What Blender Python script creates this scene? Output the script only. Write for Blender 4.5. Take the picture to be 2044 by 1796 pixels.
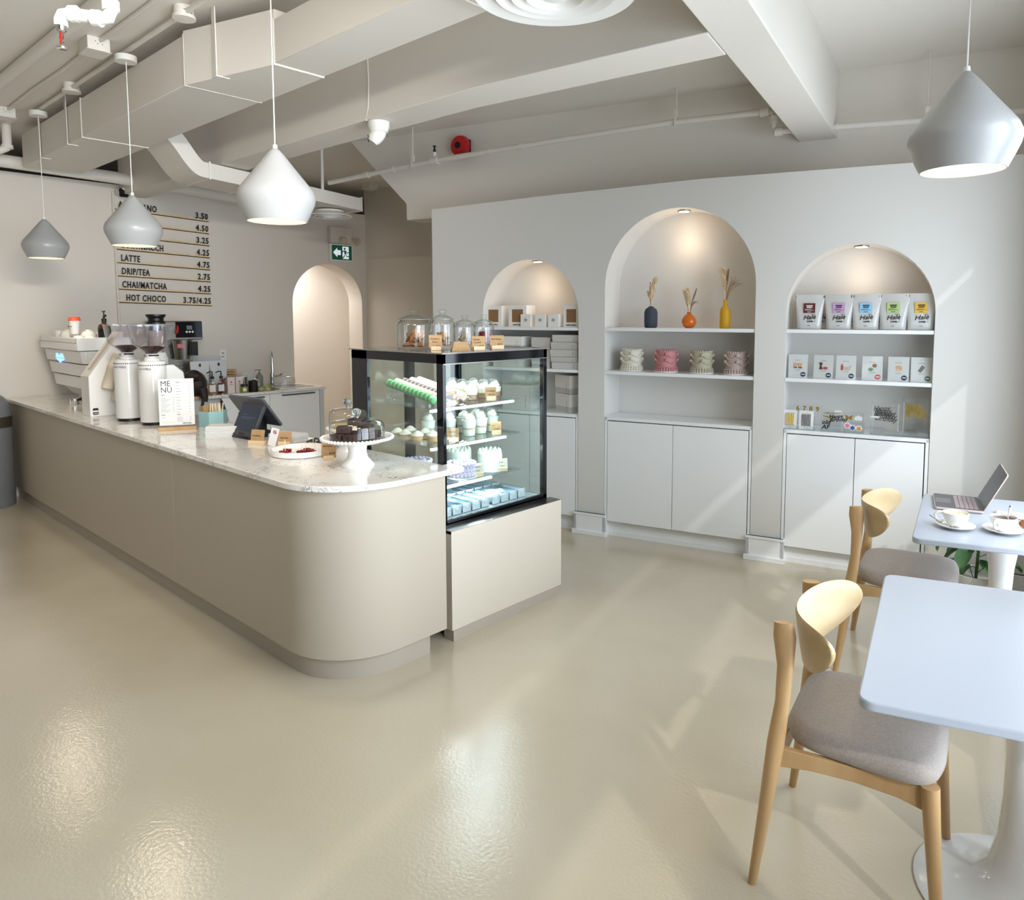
import bpy, bmesh, math, random
from mathutils import Vector, Matrix
random.seed(7)
PI = math.pi
C = bpy.context.scene.collection
S = bpy.context.scene
for o in list(bpy.data.objects): bpy.data.objects.remove(o)

# ------------------------------------------------------------------ camera
CAM_YAW, CAM_PITCH, CAM_H = math.radians(41.6), math.radians(4.75), 1.68
cd = bpy.data.cameras.new('camera'); cam = bpy.data.objects.new('camera', cd); C.objects.link(cam)
cam.location = (0, 0, CAM_H); cam.rotation_euler = (PI/2 - CAM_PITCH, 0, CAM_YAW)
cd.sensor_width = 36; cd.sensor_fit = 'HORIZONTAL'; cd.lens = 1438*36/2044
cd.shift_x = -(1087-1022)/2044; cd.shift_y = -(898-748)/2044; cd.clip_start = 0.02
S.camera = cam
# ------------------------------------------------------------------ world, colour management
S.view_settings.view_transform = 'Standard'; S.view_settings.look = 'None'
S.view_settings.gamma = 1; S.view_settings.use_curve_mapping = False
S.view_settings.exposure = 0.42
S.cycles.use_denoising = True
S.cycles.max_bounces = 9; S.cycles.diffuse_bounces = 5; S.cycles.glossy_bounces = 4
S.cycles.transmission_bounces = 6; S.cycles.transparent_max_bounces = 24
S.cycles.caustics_reflective = False; S.cycles.caustics_refractive = False
S.cycles.sample_clamp_indirect = 4
w = bpy.data.worlds.new('sky'); S.world = w; w.use_nodes = True
w.node_tree.nodes['Background'].inputs[0].default_value = (0.72, 0.84, 1, 1)
w.node_tree.nodes['Background'].inputs[1].default_value = 1.0
# niche frame: e runs along the arched wall, n into it
T = math.radians(14.2); P0 = Vector((-2.6, 4.48, 0)); EV = Vector((math.cos(T), math.sin(T), 0)); NV = Vector((-math.sin(T), math.cos(T), 0))
def NF(e, n, z=0): return P0 + EV*e + NV*n + Vector((0, 0, z))
FACADE = 2.06
def area(name, loc, direction, sx, sy, power, col):
    l = bpy.data.lights.new(name, 'AREA'); l.shape = 'RECTANGLE'; l.size = sx; l.size_y = sy; l.energy = power; l.color = col
    o = bpy.data.objects.new(name, l); C.objects.link(o); o.location = loc
    o.rotation_euler = Vector(direction).to_track_quat('-Z', 'Y').to_euler(); return o
DAY = (0.80, 0.90, 1.0)
for nc, wd, pw, spr in ((-1.30, 1.6, 36, 175), (-3.15, 1.7, 44, 112), (-5.05, 1.7, 36, 100)):
    area('window_daylight', NF(FACADE - .03, nc, 1.52), -EV, wd, 2.1, pw, DAY).data.spread = math.radians(spr)
area('menu_wall_fill', (-.9, .75, 2.95), (-1, .20, -.13), 1.1, .45, 46, (1, .94, .87)).data.spread = math.radians(80)  # added fill light out of view, brightens the menu wall; no fixture there
sun = bpy.data.lights.new('sun', 'SUN'); sun.energy = 0.9; sun.angle = 0.02; sun.color = (1, .97, .92)
so = bpy.data.objects.new('sun', sun); C.objects.link(so)
so.rotation_euler = (EV*-1.05 + NV*1.0 + Vector((0, 0, -1.13))).to_track_quat('-Z', 'Y').to_euler()
area('passage_fill', (-8.95, 4.9, 2.5), (0, 0, -1), .8, .9, 23, (1, .95, .92))  # unseen light added under the passage ceiling to brighten it, not daylight

# ------------------------------------------------------------------ helpers
class MB:
    def __init__(s): s.v = []; s.f = []
    def add(s, vs, fs, M=None):
        k = len(s.v); s.v += [tuple(M @ Vector(v)) if M else tuple(v) for v in vs]; s.f += [[i+k for i in f] for f in fs]; return s
    def bx(s, x0, y0, z0, x1, y1, z1, M=None):
        v = [(x0,y0,z0),(x1,y0,z0),(x1,y1,z0),(x0,y1,z0),(x0,y0,z1),(x1,y0,z1),(x1,y1,z1),(x0,y1,z1)]
        return s.add(v, [(3,2,1,0),(4,5,6,7),(0,1,5,4),(1,2,6,5),(2,3,7,6),(3,0,4,7)], M)
    def lathe(s, prof, n=28, c=(0,0,0), M=None):
        k = len(prof); v = []; f = []
        for i in range(n):
            a = 2*PI*i/n
            v += [(c[0]+r*math.cos(a), c[1]+r*math.sin(a), c[2]+z) for r, z in prof]
        for i in range(n):
            j = (i+1) % n
            for q in range(k-1): f.append((i*k+q, j*k+q, j*k+q+1, i*k+q+1))
        if prof[0][0] > 1e-6: f.append([i*k for i in range(n)][::-1])
        if prof[-1][0] > 1e-6: f.append([i*k+k-1 for i in range(n)])
        return s.add(v, f, M)
    def cyl(s, x, y, z0, z1, r, n=24, r1=None, M=None): return s.lathe([(r, z0), (r if r1 is None else r1, z1)], n, (x, y, 0), M)
    def tube(s, pts, r, n=10, M=None):
        pts = [Vector(p) for p in pts]; rs = r if isinstance(r, (list, tuple)) else [r]*len(pts); v = []; f = []; ref = None
        for i, p in enumerate(pts):
            d = (pts[min(i+1, len(pts)-1)] - pts[max(i-1, 0)]).normalized()
            if ref is None: ref = Vector((0,0,1)) if abs(d.z) < .9 else Vector((1,0,0))
            u = ref - d*ref.dot(d); u.normalize(); ref = u; w_ = d.cross(u); q = rs[i]
            a_, b_ = q if isinstance(q, tuple) else (q, q)
            v += [tuple(p + u*a_*math.cos(2*PI*k/n) + w_*b_*math.sin(2*PI*k/n)) for k in range(n)]
        for i in range(len(pts)-1):
            for k in range(n): f.append((i*n+k, i*n+(k+1) % n, (i+1)*n+(k+1) % n, (i+1)*n+k))
        f.append(list(range(n))[::-1]); f.append([(len(pts)-1)*n+k for k in range(n)])
        return s.add(v, f, M)
    def prism(s, poly, h0, h1, ax='z', M=None):
        def P(a, b, h): return (a, b, h) if ax == 'z' else ((a, h, b) if ax == 'y' else (h, a, b))
        n = len(poly); v = [P(a, b, h0) for a, b in poly] + [P(a, b, h1) for a, b in poly]
        f = [list(range(n))[::-1], [n+i for i in range(n)]] + [(i, (i+1) % n, n+(i+1) % n, n+i) for i in range(n)]
        return s.add(v, f, M)
    def ball(s, c, r, nu=14, nv=9, M=None):
        rx, ry, rz = r if isinstance(r, (list, tuple)) else (r, r, r); v = [(c[0], c[1], c[2]-rz)]; f = []
        for j in range(1, nv):
            b = -PI/2 + PI*j/nv
            for i in range(nu):
                a = 2*PI*i/nu; v.append((c[0]+rx*math.cos(b)*math.cos(a), c[1]+ry*math.cos(b)*math.sin(a), c[2]+rz*math.sin(b)))
        v.append((c[0], c[1], c[2]+rz)); L = len(v)-1
        for i in range(nu): f.append((0, 1+(i+1) % nu, 1+i)); f.append((L, L-nu+i, L-nu+(i+1) % nu))
        for j in range(nv-2):
            for i in range(nu): a = 1+j*nu; f.append((a+i, a+(i+1) % nu, a+nu+(i+1) % nu, a+nu+i))
        return s.add(v, f, M)
    def rings(s, rings, M=None):
        """closed loops of equal length, lofted and capped"""
        n = len(rings[0]); v = [p for r in rings for p in r]; f = [list(range(n))[::-1], [(len(rings)-1)*n+i for i in range(n)]]
        for q in range(len(rings)-1):
            for i in range(n): f.append((q*n+i, q*n+(i+1) % n, (q+1)*n+(i+1) % n, (q+1)*n+i))
        return s.add(v, f, M)
    def build(s, name, mat, parent=None, smooth=None, bevel=0, seg=2, loc=None, rot=None, solid=0):
        me = bpy.data.meshes.new(name); me.from_pydata(s.v, [], s.f); me.validate()
        bm = bmesh.new(); bm.from_mesh(me); bmesh.ops.recalc_face_normals(bm, faces=bm.faces); bm.to_mesh(me); bm.free()
        if smooth is None: smooth = 35
        if smooth:
            me.polygons.foreach_set('use_smooth', [True]*len(me.polygons)); me.set_sharp_from_angle(angle=math.radians(smooth))
        o = bpy.data.objects.new(name, me); C.objects.link(o)
        if mat: me.materials.append(mat)
        if parent: o.parent = parent
        if loc is not None: o.location = loc
        if rot is not None: o.rotation_euler = rot
        if solid:
            m = o.modifiers.new('solid', 'SOLIDIFY'); m.thickness = solid; m.offset = -1
        if bevel:
            m = o.modifiers.new('edge', 'BEVEL'); m.width = bevel; m.segments = seg; m.limit_method = 'ANGLE'; m.angle_limit = math.radians(40)
        return o
def rrect(x0, y0, x1, y1, r, k=6):
    p = []
    for cx, cy, a0 in ((x1-r, y1-r, 0), (x0+r, y1-r, PI/2), (x0+r, y0+r, PI), (x1-r, y0+r, 1.5*PI)):
        p += [(cx+r*math.cos(a0+PI/2*i/k), cy+r*math.sin(a0+PI/2*i/k)) for i in range(k+1)]
    return p
def circ(cx, cy, r, n=24): return [(cx+r*math.cos(2*PI*i/n), cy+r*math.sin(2*PI*i/n)) for i in range(n)]
def tag(o, label, cat, group=None, kind=None):
    o['label'] = label; o['category'] = cat
    if group: o['group'] = group
    if kind: o['kind'] = kind
    return o
def thing(name, label, cat, loc=(0,0,0), rz=0, group=None, rot=None):
    o = bpy.data.objects.new(name, None); C.objects.link(o); o.empty_display_size = .05
    o.location = loc; o.rotation_euler = rot if rot else (0, 0, rz); return tag(o, label, cat, group)
def struct(name, mb, mat, niche=False, bevel=0, smooth=None):
    o = mb.build(name, mat, smooth=smooth, bevel=bevel); o['kind'] = 'structure'
    if niche: o.location = P0; o.rotation_euler = (0, 0, T)
    return o
def dup(o, loc=None, rz=None, label=None, group=None, rot=None, parent=None):
    r = o.copy(); C.objects.link(r)
    if parent is not None: r.parent = parent
    if loc is not None: r.location = loc
    if rz is not None: r.rotation_euler = (0, 0, rz)
    if rot is not None: r.rotation_euler = rot
    if label: r['label'] = label
    if group: r['group'] = group
    for ch in list(o.children): dup(ch, parent=r)
    return r
# text meshes come from Blender's own built-in font
TS = bpy.data.scenes.new('lettering_bench')
def text(name, body, size, mat, parent=None, loc=(0,0,0), rot=(PI/2,0,0), ext=.0006, align='LEFT', bold=0, shear=0, sx=1, line=1.0, sp=1.0):
    cu = bpy.data.curves.new('t', 'FONT'); cu.body = body; cu.size = size; cu.extrude = ext; cu.align_x = align; cu.offset = bold*size
    cu.shear = shear; cu.resolution_u = 2; cu.space_line = line; cu.space_character = sp
    ob = bpy.data.objects.new('t', cu); TS.collection.objects.link(ob)
    vl = TS.view_layers[0]; vl.update(); dg = vl.depsgraph
    me = bpy.data.meshes.new_from_object(ob.evaluated_get(dg)); bpy.data.objects.remove(ob); me.name = name
    if sx != 1:
        for v in me.vertices: v.co.x *= sx
    me.materials.clear(); me.materials.append(mat)
    o = bpy.data.objects.new(name, me); C.objects.link(o); o.location = loc; o.rotation_euler = rot
    if parent: o.parent = parent
    return o
# ------------------------------------------------------------------ materials
def lin(c): return tuple(((v/255)/12.92 if v/255 <= .04045 else ((v/255+.055)/1.055)**2.4) for v in c)
def mat(name, c, rough=.5, metal=0, spec=.5, coat=0, emit=0, ecol=None, bump=0, bscale=40, var=0, vscale=3, c2=None, trans=0, ior=1.45, alpha=1, stretch=None, sheen=0):
    m = bpy.data.materials.new(name); m.use_nodes = True; nt = m.node_tree; b = nt.nodes['Principled BSDF']
    col = lin(c)+(1,)
    b.inputs['Base Color'].default_value = col; b.inputs['Roughness'].default_value = rough; b.inputs['Metallic'].default_value = metal
    b.inputs['Specular IOR Level'].default_value = spec; b.inputs['IOR'].default_value = ior
    b.inputs['Coat Weight'].default_value = coat; b.inputs['Coat Roughness'].default_value = .08
    b.inputs['Transmission Weight'].default_value = trans; b.inputs['Alpha'].default_value = alpha; b.inputs['Sheen Weight'].default_value = sheen
    if emit: b.inputs['Emission Color'].default_value = lin(ecol or c)+(1,); b.inputs['Emission Strength'].default_value = emit
    def coords(sc):
        tc = nt.nodes.new('ShaderNodeTexCoord'); mp = nt.nodes.new('ShaderNodeMapping'); nt.links.new(tc.outputs['Object'], mp.inputs['Vector'])
        if stretch: mp.inputs['Scale'].default_value = stretch
        nz = nt.nodes.new('ShaderNodeTexNoise'); nz.inputs['Scale'].default_value = sc; nz.inputs['Detail'].default_value = 5
        nt.links.new(mp.outputs['Vector'], nz.inputs['Vector']); return nz
    if bump:
        nz = coords(bscale); bp = nt.nodes.new('ShaderNodeBump'); bp.inputs['Strength'].default_value = bump; bp.inputs['Distance'].default_value = .01
        nt.links.new(nz.outputs['Fac'], bp.inputs['Height']); nt.links.new(bp.outputs['Normal'], b.inputs['Normal'])
        if coat: nt.links.new(bp.outputs['Normal'], b.inputs['Coat Normal'])
    if var or c2:
        nz = coords(vscale); mx = nt.nodes.new('ShaderNodeMix'); mx.data_type = 'RGBA'; rp = nt.nodes.new('ShaderNodeMapRange')
        rp.inputs[1].default_value = .35; rp.inputs[2].default_value = .65
        mx.inputs[6].default_value = col; mx.inputs[7].default_value = lin(c2 if c2 else tuple(v*(1-var) for v in c))+(1,)
        nt.links.new(nz.outputs['Fac'], rp.inputs[0]); nt.links.new(rp.outputs[0], mx.inputs[0]); nt.links.new(mx.outputs[2], b.inputs['Base Color'])
    return m
def glass_mat(name, tint=(254,255,255), refl=1.0, rough=.0, extra=0.0, edge=1.0):
    """thin clear sheet: see-through with Fresnel reflection"""
    m = bpy.data.materials.new(name); m.use_nodes = True; nt = m.node_tree; nt.nodes.clear()
    out = nt.nodes.new('ShaderNodeOutputMaterial'); mx = nt.nodes.new('ShaderNodeMixShader'); tr = nt.nodes.new('ShaderNodeBsdfTransparent'); gl = nt.nodes.new('ShaderNodeBsdfGlossy')
    fr = nt.nodes.new('ShaderNodeFresnel'); fr.inputs['IOR'].default_value = 1.45; mt = nt.nodes.new('ShaderNodeMath'); mt.operation = 'MULTIPLY_ADD'; mt.inputs[1].default_value = refl; mt.inputs[2].default_value = extra; mt.use_clamp = True
    geo = nt.nodes.new('ShaderNodeNewGeometry')
    tr.inputs[0].default_value = lin(tint)+(1,); gl.inputs['Roughness'].default_value = rough; gl.inputs[0].default_value = (.95,.97,.97,1)
    sw = nt.nodes.new('ShaderNodeMapRange'); sw.inputs[3].default_value = 1.45; sw.inputs[4].default_value = 1/1.45
    nt.links.new(geo.outputs['Backfacing'], sw.inputs[0]); nt.links.new(sw.outputs[0], fr.inputs['IOR'])
    lw2 = nt.nodes.new('ShaderNodeLayerWeight'); lw2.inputs[0].default_value = .35; pw2 = nt.nodes.new('ShaderNodeMath'); pw2.operation = 'POWER'; pw2.inputs[1].default_value = 2.2
    cm2 = nt.nodes.new('ShaderNodeMix'); cm2.data_type = 'RGBA'; cm2.inputs[6].default_value = lin(tint)+(1,); cm2.inputs[7].default_value = tuple(v*edge for v in lin(tint))+(1,)
    nt.links.new(lw2.outputs['Facing'], pw2.inputs[0]); nt.links.new(pw2.outputs[0], cm2.inputs[0]); nt.links.new(cm2.outputs[2], tr.inputs[0])
    nt.links.new(fr.outputs[0], mt.inputs[0]); nt.links.new(mt.outputs[0], mx.inputs[0]); nt.links.new(tr.outputs[0], mx.inputs[1]); nt.links.new(gl.outputs[0], mx.inputs[2]); nt.links.new(mx.outputs[0], out.inputs[0])
    return m
M_WALL = mat('wall_paint', (222,220,216), .6, spec=.3, bump=.04, bscale=180)
M_WALLW = mat('wall_paint_warm', (222,215,205), .6, spec=.3, bump=.04, bscale=180)
M_CEIL = mat('ceiling_paint', (230,225,217), .65, spec=.25, bump=.10, bscale=60)
M_DUCT = mat('duct_paint', (224,219,211), .5, spec=.35, bump=.05, bscale=25)
M_FLOOR = mat('epoxy_floor', (200,189,167), .22, spec=.4, coat=.85, bump=.10, bscale=75, c2=(192,180,156), vscale=1.3)
M_CAB = mat('white_laminate', (242,243,244), .35)
M_GAP = mat('dark_gap', (28,28,30), .8)
M_BEIGE = mat('beige_laminate', (182,172,156), .38, spec=.4)
M_BEIGED = mat('beige_kick', (172,163,149), .4, spec=.4)
M_BLACK = mat('black_glass', (8,10,16), .06, spec=.6)
M_BLACKM = mat('black_plastic', (16,16,18), .42)
M_DGREY = mat('dark_grey_plastic', (58,60,64), .4)
M_STEEL = mat('brushed_steel', (150,146,140), .28, metal=1, bump=.03, bscale=60, stretch=(1,1,12))
M_CHROME = mat('chrome', (225,225,226), .07, metal=1)
M_WHITEG = mat('white_gloss', (224,224,222), .12, coat=.3)
M_SHADE = mat('pendant_enamel', (162,163,163), .3, coat=.05)
M_WHITE = mat('white_matte', (235,233,229), .55)
M_CERAM = mat('white_ceramic', (240,238,234), .15, coat=.25)
M_WOOD = mat('light_oak', (196,162,116), .42, c2=(176,140,96), vscale=9, stretch=(1,1,.12), bump=.03, bscale=60)
M_PLY = mat('pale_plywood', (196,172,134), .4, c2=(186,162,122), vscale=10, stretch=(1,.2,1))
M_SEAT = mat('grey_linen', (172,162,154), .9, spec=.15, bump=.25, bscale=420, c2=(160,150,143), vscale=160, sheen=.2)
M_TABLE = mat('white_tabletop', (170,176,186), .3)
M_GLASS = glass_mat('clear_glass', refl=1.4, edge=.35)
M_GLASSC = glass_mat('case_glass', (248,253,252), 1.0)
M_PLASTIC = glass_mat('clear_plastic', (254,255,255), .8, .05, .01, .6)
M_ACRYL = glass_mat('acrylic', (252,254,255), 1.2, .02, .015)
M_KRAFT = mat('kraft_card', (184,148,106), .75, var=.08, vscale=60)
M_CARD = mat('white_card', (238,236,232), .6)
M_CARDG = mat('grey_card', (205,203,199), .6)
M_TAGW = mat('pale_wood', (232,208,170), .5, c2=(222,194,152), vscale=20, stretch=(.2,1,1))
M_INK = mat('black_ink', (20,20,22), .5)
M_INKG = mat('grey_ink', (150,150,152), .6)
M_PAPER = mat('paper', (224,223,221), .7)
M_WARM = mat('lamp_glow', (255,240,205), .5, emit=.85, ecol=(255,234,188))
M_SPOT = mat('spot_glow', (255,250,240), .5, emit=6, ecol=(255,238,214))
M_LED = mat('led_glow', (245,250,255), .5, emit=2.5, ecol=(236,246,255))
M_RED = mat('alarm_red', (190,28,30), .4)
M_GREEN = mat('exit_green', (10,92,62), .4, emit=.12)
M_EXITW = mat('exit_white', (225,232,240), .4, emit=.45)
M_CREAM = mat('cream_icing', (244,240,224), .5)
M_MARBLE = None
def marble():
    m = bpy.data.materials.new('quartz_top'); m.use_nodes = True; nt = m.node_tree; b = nt.nodes['Principled BSDF']
    tc = nt.nodes.new('ShaderNodeTexCoord'); n1 = nt.nodes.new('ShaderNodeTexNoise'); n1.inputs['Scale'].default_value = 5; n1.inputs['Detail'].default_value = 6; n1.inputs['Distortion'].default_value = 1.2
    n2 = nt.nodes.new('ShaderNodeTexNoise'); n2.inputs['Scale'].default_value = 14; n2.inputs['Detail'].default_value = 8; n2.inputs['Distortion'].default_value = 2.2
    r2 = nt.nodes.new('ShaderNodeValToRGB'); e = r2.color_ramp.elements; e[0].position = .474; e[0].color = (0,0,0,1); e[1].position = .5; e[1].color = (1,1,1,1)
    k = e.new(.526); k.color = (0,0,0,1)
    r1 = nt.nodes.new('ShaderNodeMapRange'); r1.inputs[1].default_value = .44; r1.inputs[2].default_value = .60
    mu = nt.nodes.new('ShaderNodeMath'); mu.operation = 'MULTIPLY'; mx = nt.nodes.new('ShaderNodeMix'); mx.data_type = 'RGBA'
    mx.inputs[6].default_value = lin((232,228,222))+(1,); mx.inputs[7].default_value = lin((96,90,86))+(1,)
    for n in (n1, n2): nt.links.new(tc.outputs['Object'], n.inputs['Vector'])
    nt.links.new(n1.outputs['Fac'], r1.inputs[0]); nt.links.new(n2.outputs['Fac'], r2.inputs[0]); nt.links.new(r1.outputs[0], mu.inputs[0]); nt.links.new(r2.outputs[0], mu.inputs[1])
    nt.links.new(mu.outputs[0], mx.inputs[0]); nt.links.new(mx.outputs[2], b.inputs['Base Color']); b.inputs['Roughness'].default_value = .1; b.inputs['Coat Weight'].default_value = .2
    return m
M_MARBLE = marble()
_cm = {}
def paint(c, rough=.5, **k):
    key = (tuple(c), rough, tuple(sorted(k.items())))
    if key not in _cm: _cm[key] = mat('paint_%d_%d_%d' % tuple(c), c, rough, **k)
    return _cm[key]

# ================================================================== THE SETTING
struct('floor', MB().bx(-10.6, -4.2, -.06, 3.2, 8.2, 0), M_FLOOR)
struct('ceiling', MB().prism([(-10.6, -4.2), (2.07, -4.2), (-1.07, 8.2), (-10.6, 8.2)], 3.30, 3.4), M_CEIL)
def arch_pts(x0, x1, top, n=28):
    r = (x1-x0)/2; c = (x0+x1)/2; zs = top-r
    return [(c - r*math.cos(PI*i/n), zs + r*math.sin(PI*i/n)) for i in range(n+1)]
# menu wall with the arched doorway (profile in Y, Z)
pl = [(-4.1, 0), (4.5, 0)] + arch_pts(4.5, 5.48, 2.312) + [(5.48, 0), (5.62, 0), (5.62, 2.975), (-4.1, 2.975)]
struct('wall_left', MB().prism(pl, -8.35, -8.05, 'x'), M_WALLW)
struct('wall_passage', MB().bx(-9.55, 3.2, 0, -9.45, 7.2, 2.75).bx(-9.5, 3.2, 2.62, -8.35, 7.2, 2.72).bx(-9.5, 3.2, 0, -8.35, 3.3, 2.7).bx(-9.5, 6.2, 0, -8.35, 6.3, 2.7), M_WALLW)
struct('wall_plenum', MB().bx(-10.6, -4.2, 2.7, -10.5, 8.2, 3.3), M_WALLW)
struct('wall_hall', MB().bx(0, 0, 0, 4.6, .12, 3.3).bx(0, -.012, 2.40, 4.6, 0, 2.415), M_WALLW).location = (-8.06, 5.55, 0)
bpy.data.objects['wall_hall'].rotation_euler = (0, 0, T)
# arched wall
N1, N2, N3 = (-1.725, -.87, 2.112), (-.655, .44, 2.43), (.64, 1.508, 2.128)
pl = [(-2.22, 0), (-2.22, 2.556), (-1.2, 2.588), (.05, 2.613), (FACADE, 2.592), (FACADE, 0)]
for a, b, tz in (N3, N2, N1): pl += [(b, 0)] + arch_pts(a, b, tz)[::-1] + [(a, 0)]
struct('wall_back', MB().prism(pl, 0, .30, 'y'), M_WALL, True)
struct('wall_back_niche', MB().bx(-2.2, .30, 0, FACADE, .34, 2.53), M_WALL, True)
pl = [(-2.75, 2.54), (FACADE, 2.54), (FACADE, 3.3), (-3.39, 3.3), (-3.035, 2.956), (-2.75, 2.687)]
struct('wall_back_upper', MB().prism(pl, .345, .6, 'y'), M_CEIL, True)
# shop front with windows
f = MB()
f.bx(FACADE, -.35, 0, FACADE+.22, .4, 3.3).bx(FACADE, -7.6, 0, FACADE+.22, -.35, .42).bx(FACADE, -7.6, 2.60, FACADE+.22, -.35, 3.3)
for nm in (-2.22, -4.10, -6.05): f.bx(FACADE, nm-.06, .42, FACADE+.2, nm+.06, 2.62)
f.bx(FACADE, -7.6, .42, FACADE+.2, -6.1, 2.62)
struct('wall_right', f, M_WALL, True)
for i, (a, b) in enumerate(((-2.16, -.36), (-4.04, -2.28), (-5.99, -4.16))):
    fr = MB(); x = FACADE+.1
    for y in (a, b-.05): fr.bx(x, y, .42, x+.06, y+.05, 2.60)
    for z, h in ((.42, .05), (1.84, .58), (2.56, .04)): fr.bx(x, a, z, x+.06, b, z+h)  # deep middle rail is invented, to break up the sun on the arched wall
    wf = struct('window_%d' % (i+1), fr, M_BLACKM, True)
    p = MB().bx(x+.02, a+.04, .46, x+.028, b-.04, 2.58).build('pane', M_GLASS, wf)
struct('wall_front', MB().bx(-8.4, -4.2, 0, 3.2, -4.1, 3.3), mat('bounce_cut_taupe', (120,112,100), .6))  # unseen wall, made dark to cut the bounce light on the counter front
# baseboards / pilaster bases
for a, b, nm in ((-.895, -.635, 'trim_1'), (.415, .665, 'trim_2')):
    struct(nm, MB().bx(a, -.022, 0, b, .0, .168).bx(a-.012, -.036, 0, b+.012, 0, .034).bx(a-.004, -.027, .15, b+.004, 0, .168).bx(a, -.022, .0, a+.022, .06, .168).bx(b-.022, -.022, .0, b, .06, .168), M_CAB, True, .002)
struct('baseboard_back', MB().bx(1.508, -.022, 0, FACADE, 0, .15).bx(1.508, -.03, 0, FACADE, 0, .03).bx(1.508, -.027, .135, FACADE, 0, .15), M_CAB, True, .002)
struct('baseboard_left', MB().bx(-2.22, -.02, 0, -1.745, 0, .15), M_CAB, True, .002)
struct('wall_far', MB().bx(-10.6, 8.1, 0, 3.2, 8.2, 3.3).bx(-10.6, -4.2, 0, -8.36, -4.1, 3.3).bx(-10.6, -4.2, 0, -10.5, 8.2, 2.72), M_WALLW)
struct('wall_far_side', MB().bx(3.0, -4.2, 0, 3.2, -2.9, 3.3), M_WALLW)
# beams
near = [(-8.05, 2.655), (-4.0, 2.657), (-2.858, 2.675), (-1.582, 2.824)]; far = [(-1.647, 3.114), (-3.128, 2.935), (-4.5, 2.91), (-8.05, 2.905)]
struct('beam_along', MB().prism(near+far, 2.87, 3.305), M_CEIL, bevel=.006)
lw = NF(0, .35); d = Vector((.224, -.975, 0))
bl, br = Vector((-1.963, 4.525, 0)), Vector((-1.738, 4.628, 0))
def onn(p, n, dd):
    s = (n - (p-P0).dot(NV)) / dd.dot(NV); return p + dd*s
dl = (Vector((-1.498, 2.468, 0)) - bl).normalized(); dr = (Vector((-1.305, 2.64, 0)) - br).normalized()
q = [onn(bl, .35, dl), onn(br, .35, dr), onn(br, -7.5, dr), onn(bl, -7.5, dl)]
struct('beam_cross', MB().prism([(v.x, v.y) for v in q], 2.868, 3.305), M_CEIL, bevel=.006)

# ================================================================== NICHE CABINETS AND SHELVES
def cabinet(a, b, mid, label):
    t = thing('niche_cabinet', label, 'cabinet', NF(0, 0, 0), T, 'cabinets under the arched niches')
    g = .004
    MB().bx(a+.003, .004, .10, a+.022, .29, .915).bx(b-.022, .004, .10, b-.003, .29, .915).bx(a+.003, .004, .893, b-.003, .29, .917).bx(a+.02, .05, .10, b-.02, .29, .12).build('body', M_CAB, t, bevel=.0015)
    MB().bx(a+.02, .03, .12, b-.02, .04, .893).build('gap_backing', M_GAP, t)
    for x0, x1 in ((a+.026, mid-g/2), (mid+g/2, b-.028)):
        MB().bx(x0, .003, .121, x1, .022, .886).build('door', M_CAB, t, bevel=.0015)
    MB().bx(a+.003, .055, 0, b-.003, .07, .12).bx(a+.003, .044, 0, b-.003, .056, .034).build('toe_kick', M_CAB, t)
    return t
cabinet(N1[0], N1[1], -1.30, 'white two-door cabinet under the left arch, behind the glass display case')
cabinet(N2[0], N2[1], -.122, 'white two-door cabinet under the tall middle arch with the vases')
cabinet(N3[0], N3[1], 1.085, 'white two-door cabinet under the right arch, beside the laptop table')
SH = ((1.585, 'upper'), (1.262, 'lower'))
WHAT = {(0, 0): 'white shelf in the left arch carrying the small bakery boxes', (0, 1): 'white shelf in the left arch carrying stacked flat cake boxes',
        (1, 0): 'white shelf in the middle arch under the three vases', (1, 1): 'white shelf in the middle arch under the four display cakes',
        (2, 0): 'white shelf in the right arch under the coffee bags', (2, 1): 'white shelf in the right arch under the greeting cards'}
for i, (a, b, tz) in enumerate((N1, N2, N3)):
    for j, (z, nm) in enumerate(SH):
        s = MB().bx(a+.002, .006, z-.024, b-.002, .299, z).build('niche_shelf', M_CAB, bevel=.0015, loc=NF(0,0,0), rot=(0,0,T))
        tag(s, WHAT[(i, j)], 'shelf', 'niche shelves')
    c = (a+b)/2
    t = thing('recessed_spotlight', 'small round recessed spotlight lit in the top of the %s arch' % ('left', 'middle', 'right')[i], 'light', NF(c, .15, tz-.004), T, 'niche spotlights')
    MB().lathe([(.036, -.006), (.046, -.006), (.047, .002), (.036, .002)], 24).build('trim_ring', M_STEEL, t)
    MB().cyl(0, 0, -.0085, -.004, .036, 20).build('lens', M_SPOT, t)
    l = bpy.data.lights.new('niche_spot', 'SPOT'); l.energy = (1.3, 2.2, 1.2)[i]; l.color = (1, .76, .54); l.spot_size = math.radians(100); l.spot_blend = 1; l.shadow_soft_size = .05
    o = bpy.data.objects.new('niche_spot', l); C.objects.link(o); o.location = NF(c, .16, tz-.02); o.rotation_euler = (NV*.02 + Vector((0,0,-1))).to_track_quat('-Z', 'Y').to_euler()

    l = bpy.data.lights.new('niche_fill', 'POINT'); l.energy = (.55, .8, .5)[i]; l.color = (1, .76, .54); l.shadow_soft_size = .04  # extra fill added below the spotlight, without a fixture of its own
    o = bpy.data.objects.new('niche_fill', l); C.objects.link(o); o.location = NF(c, .13, tz-.20)
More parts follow.
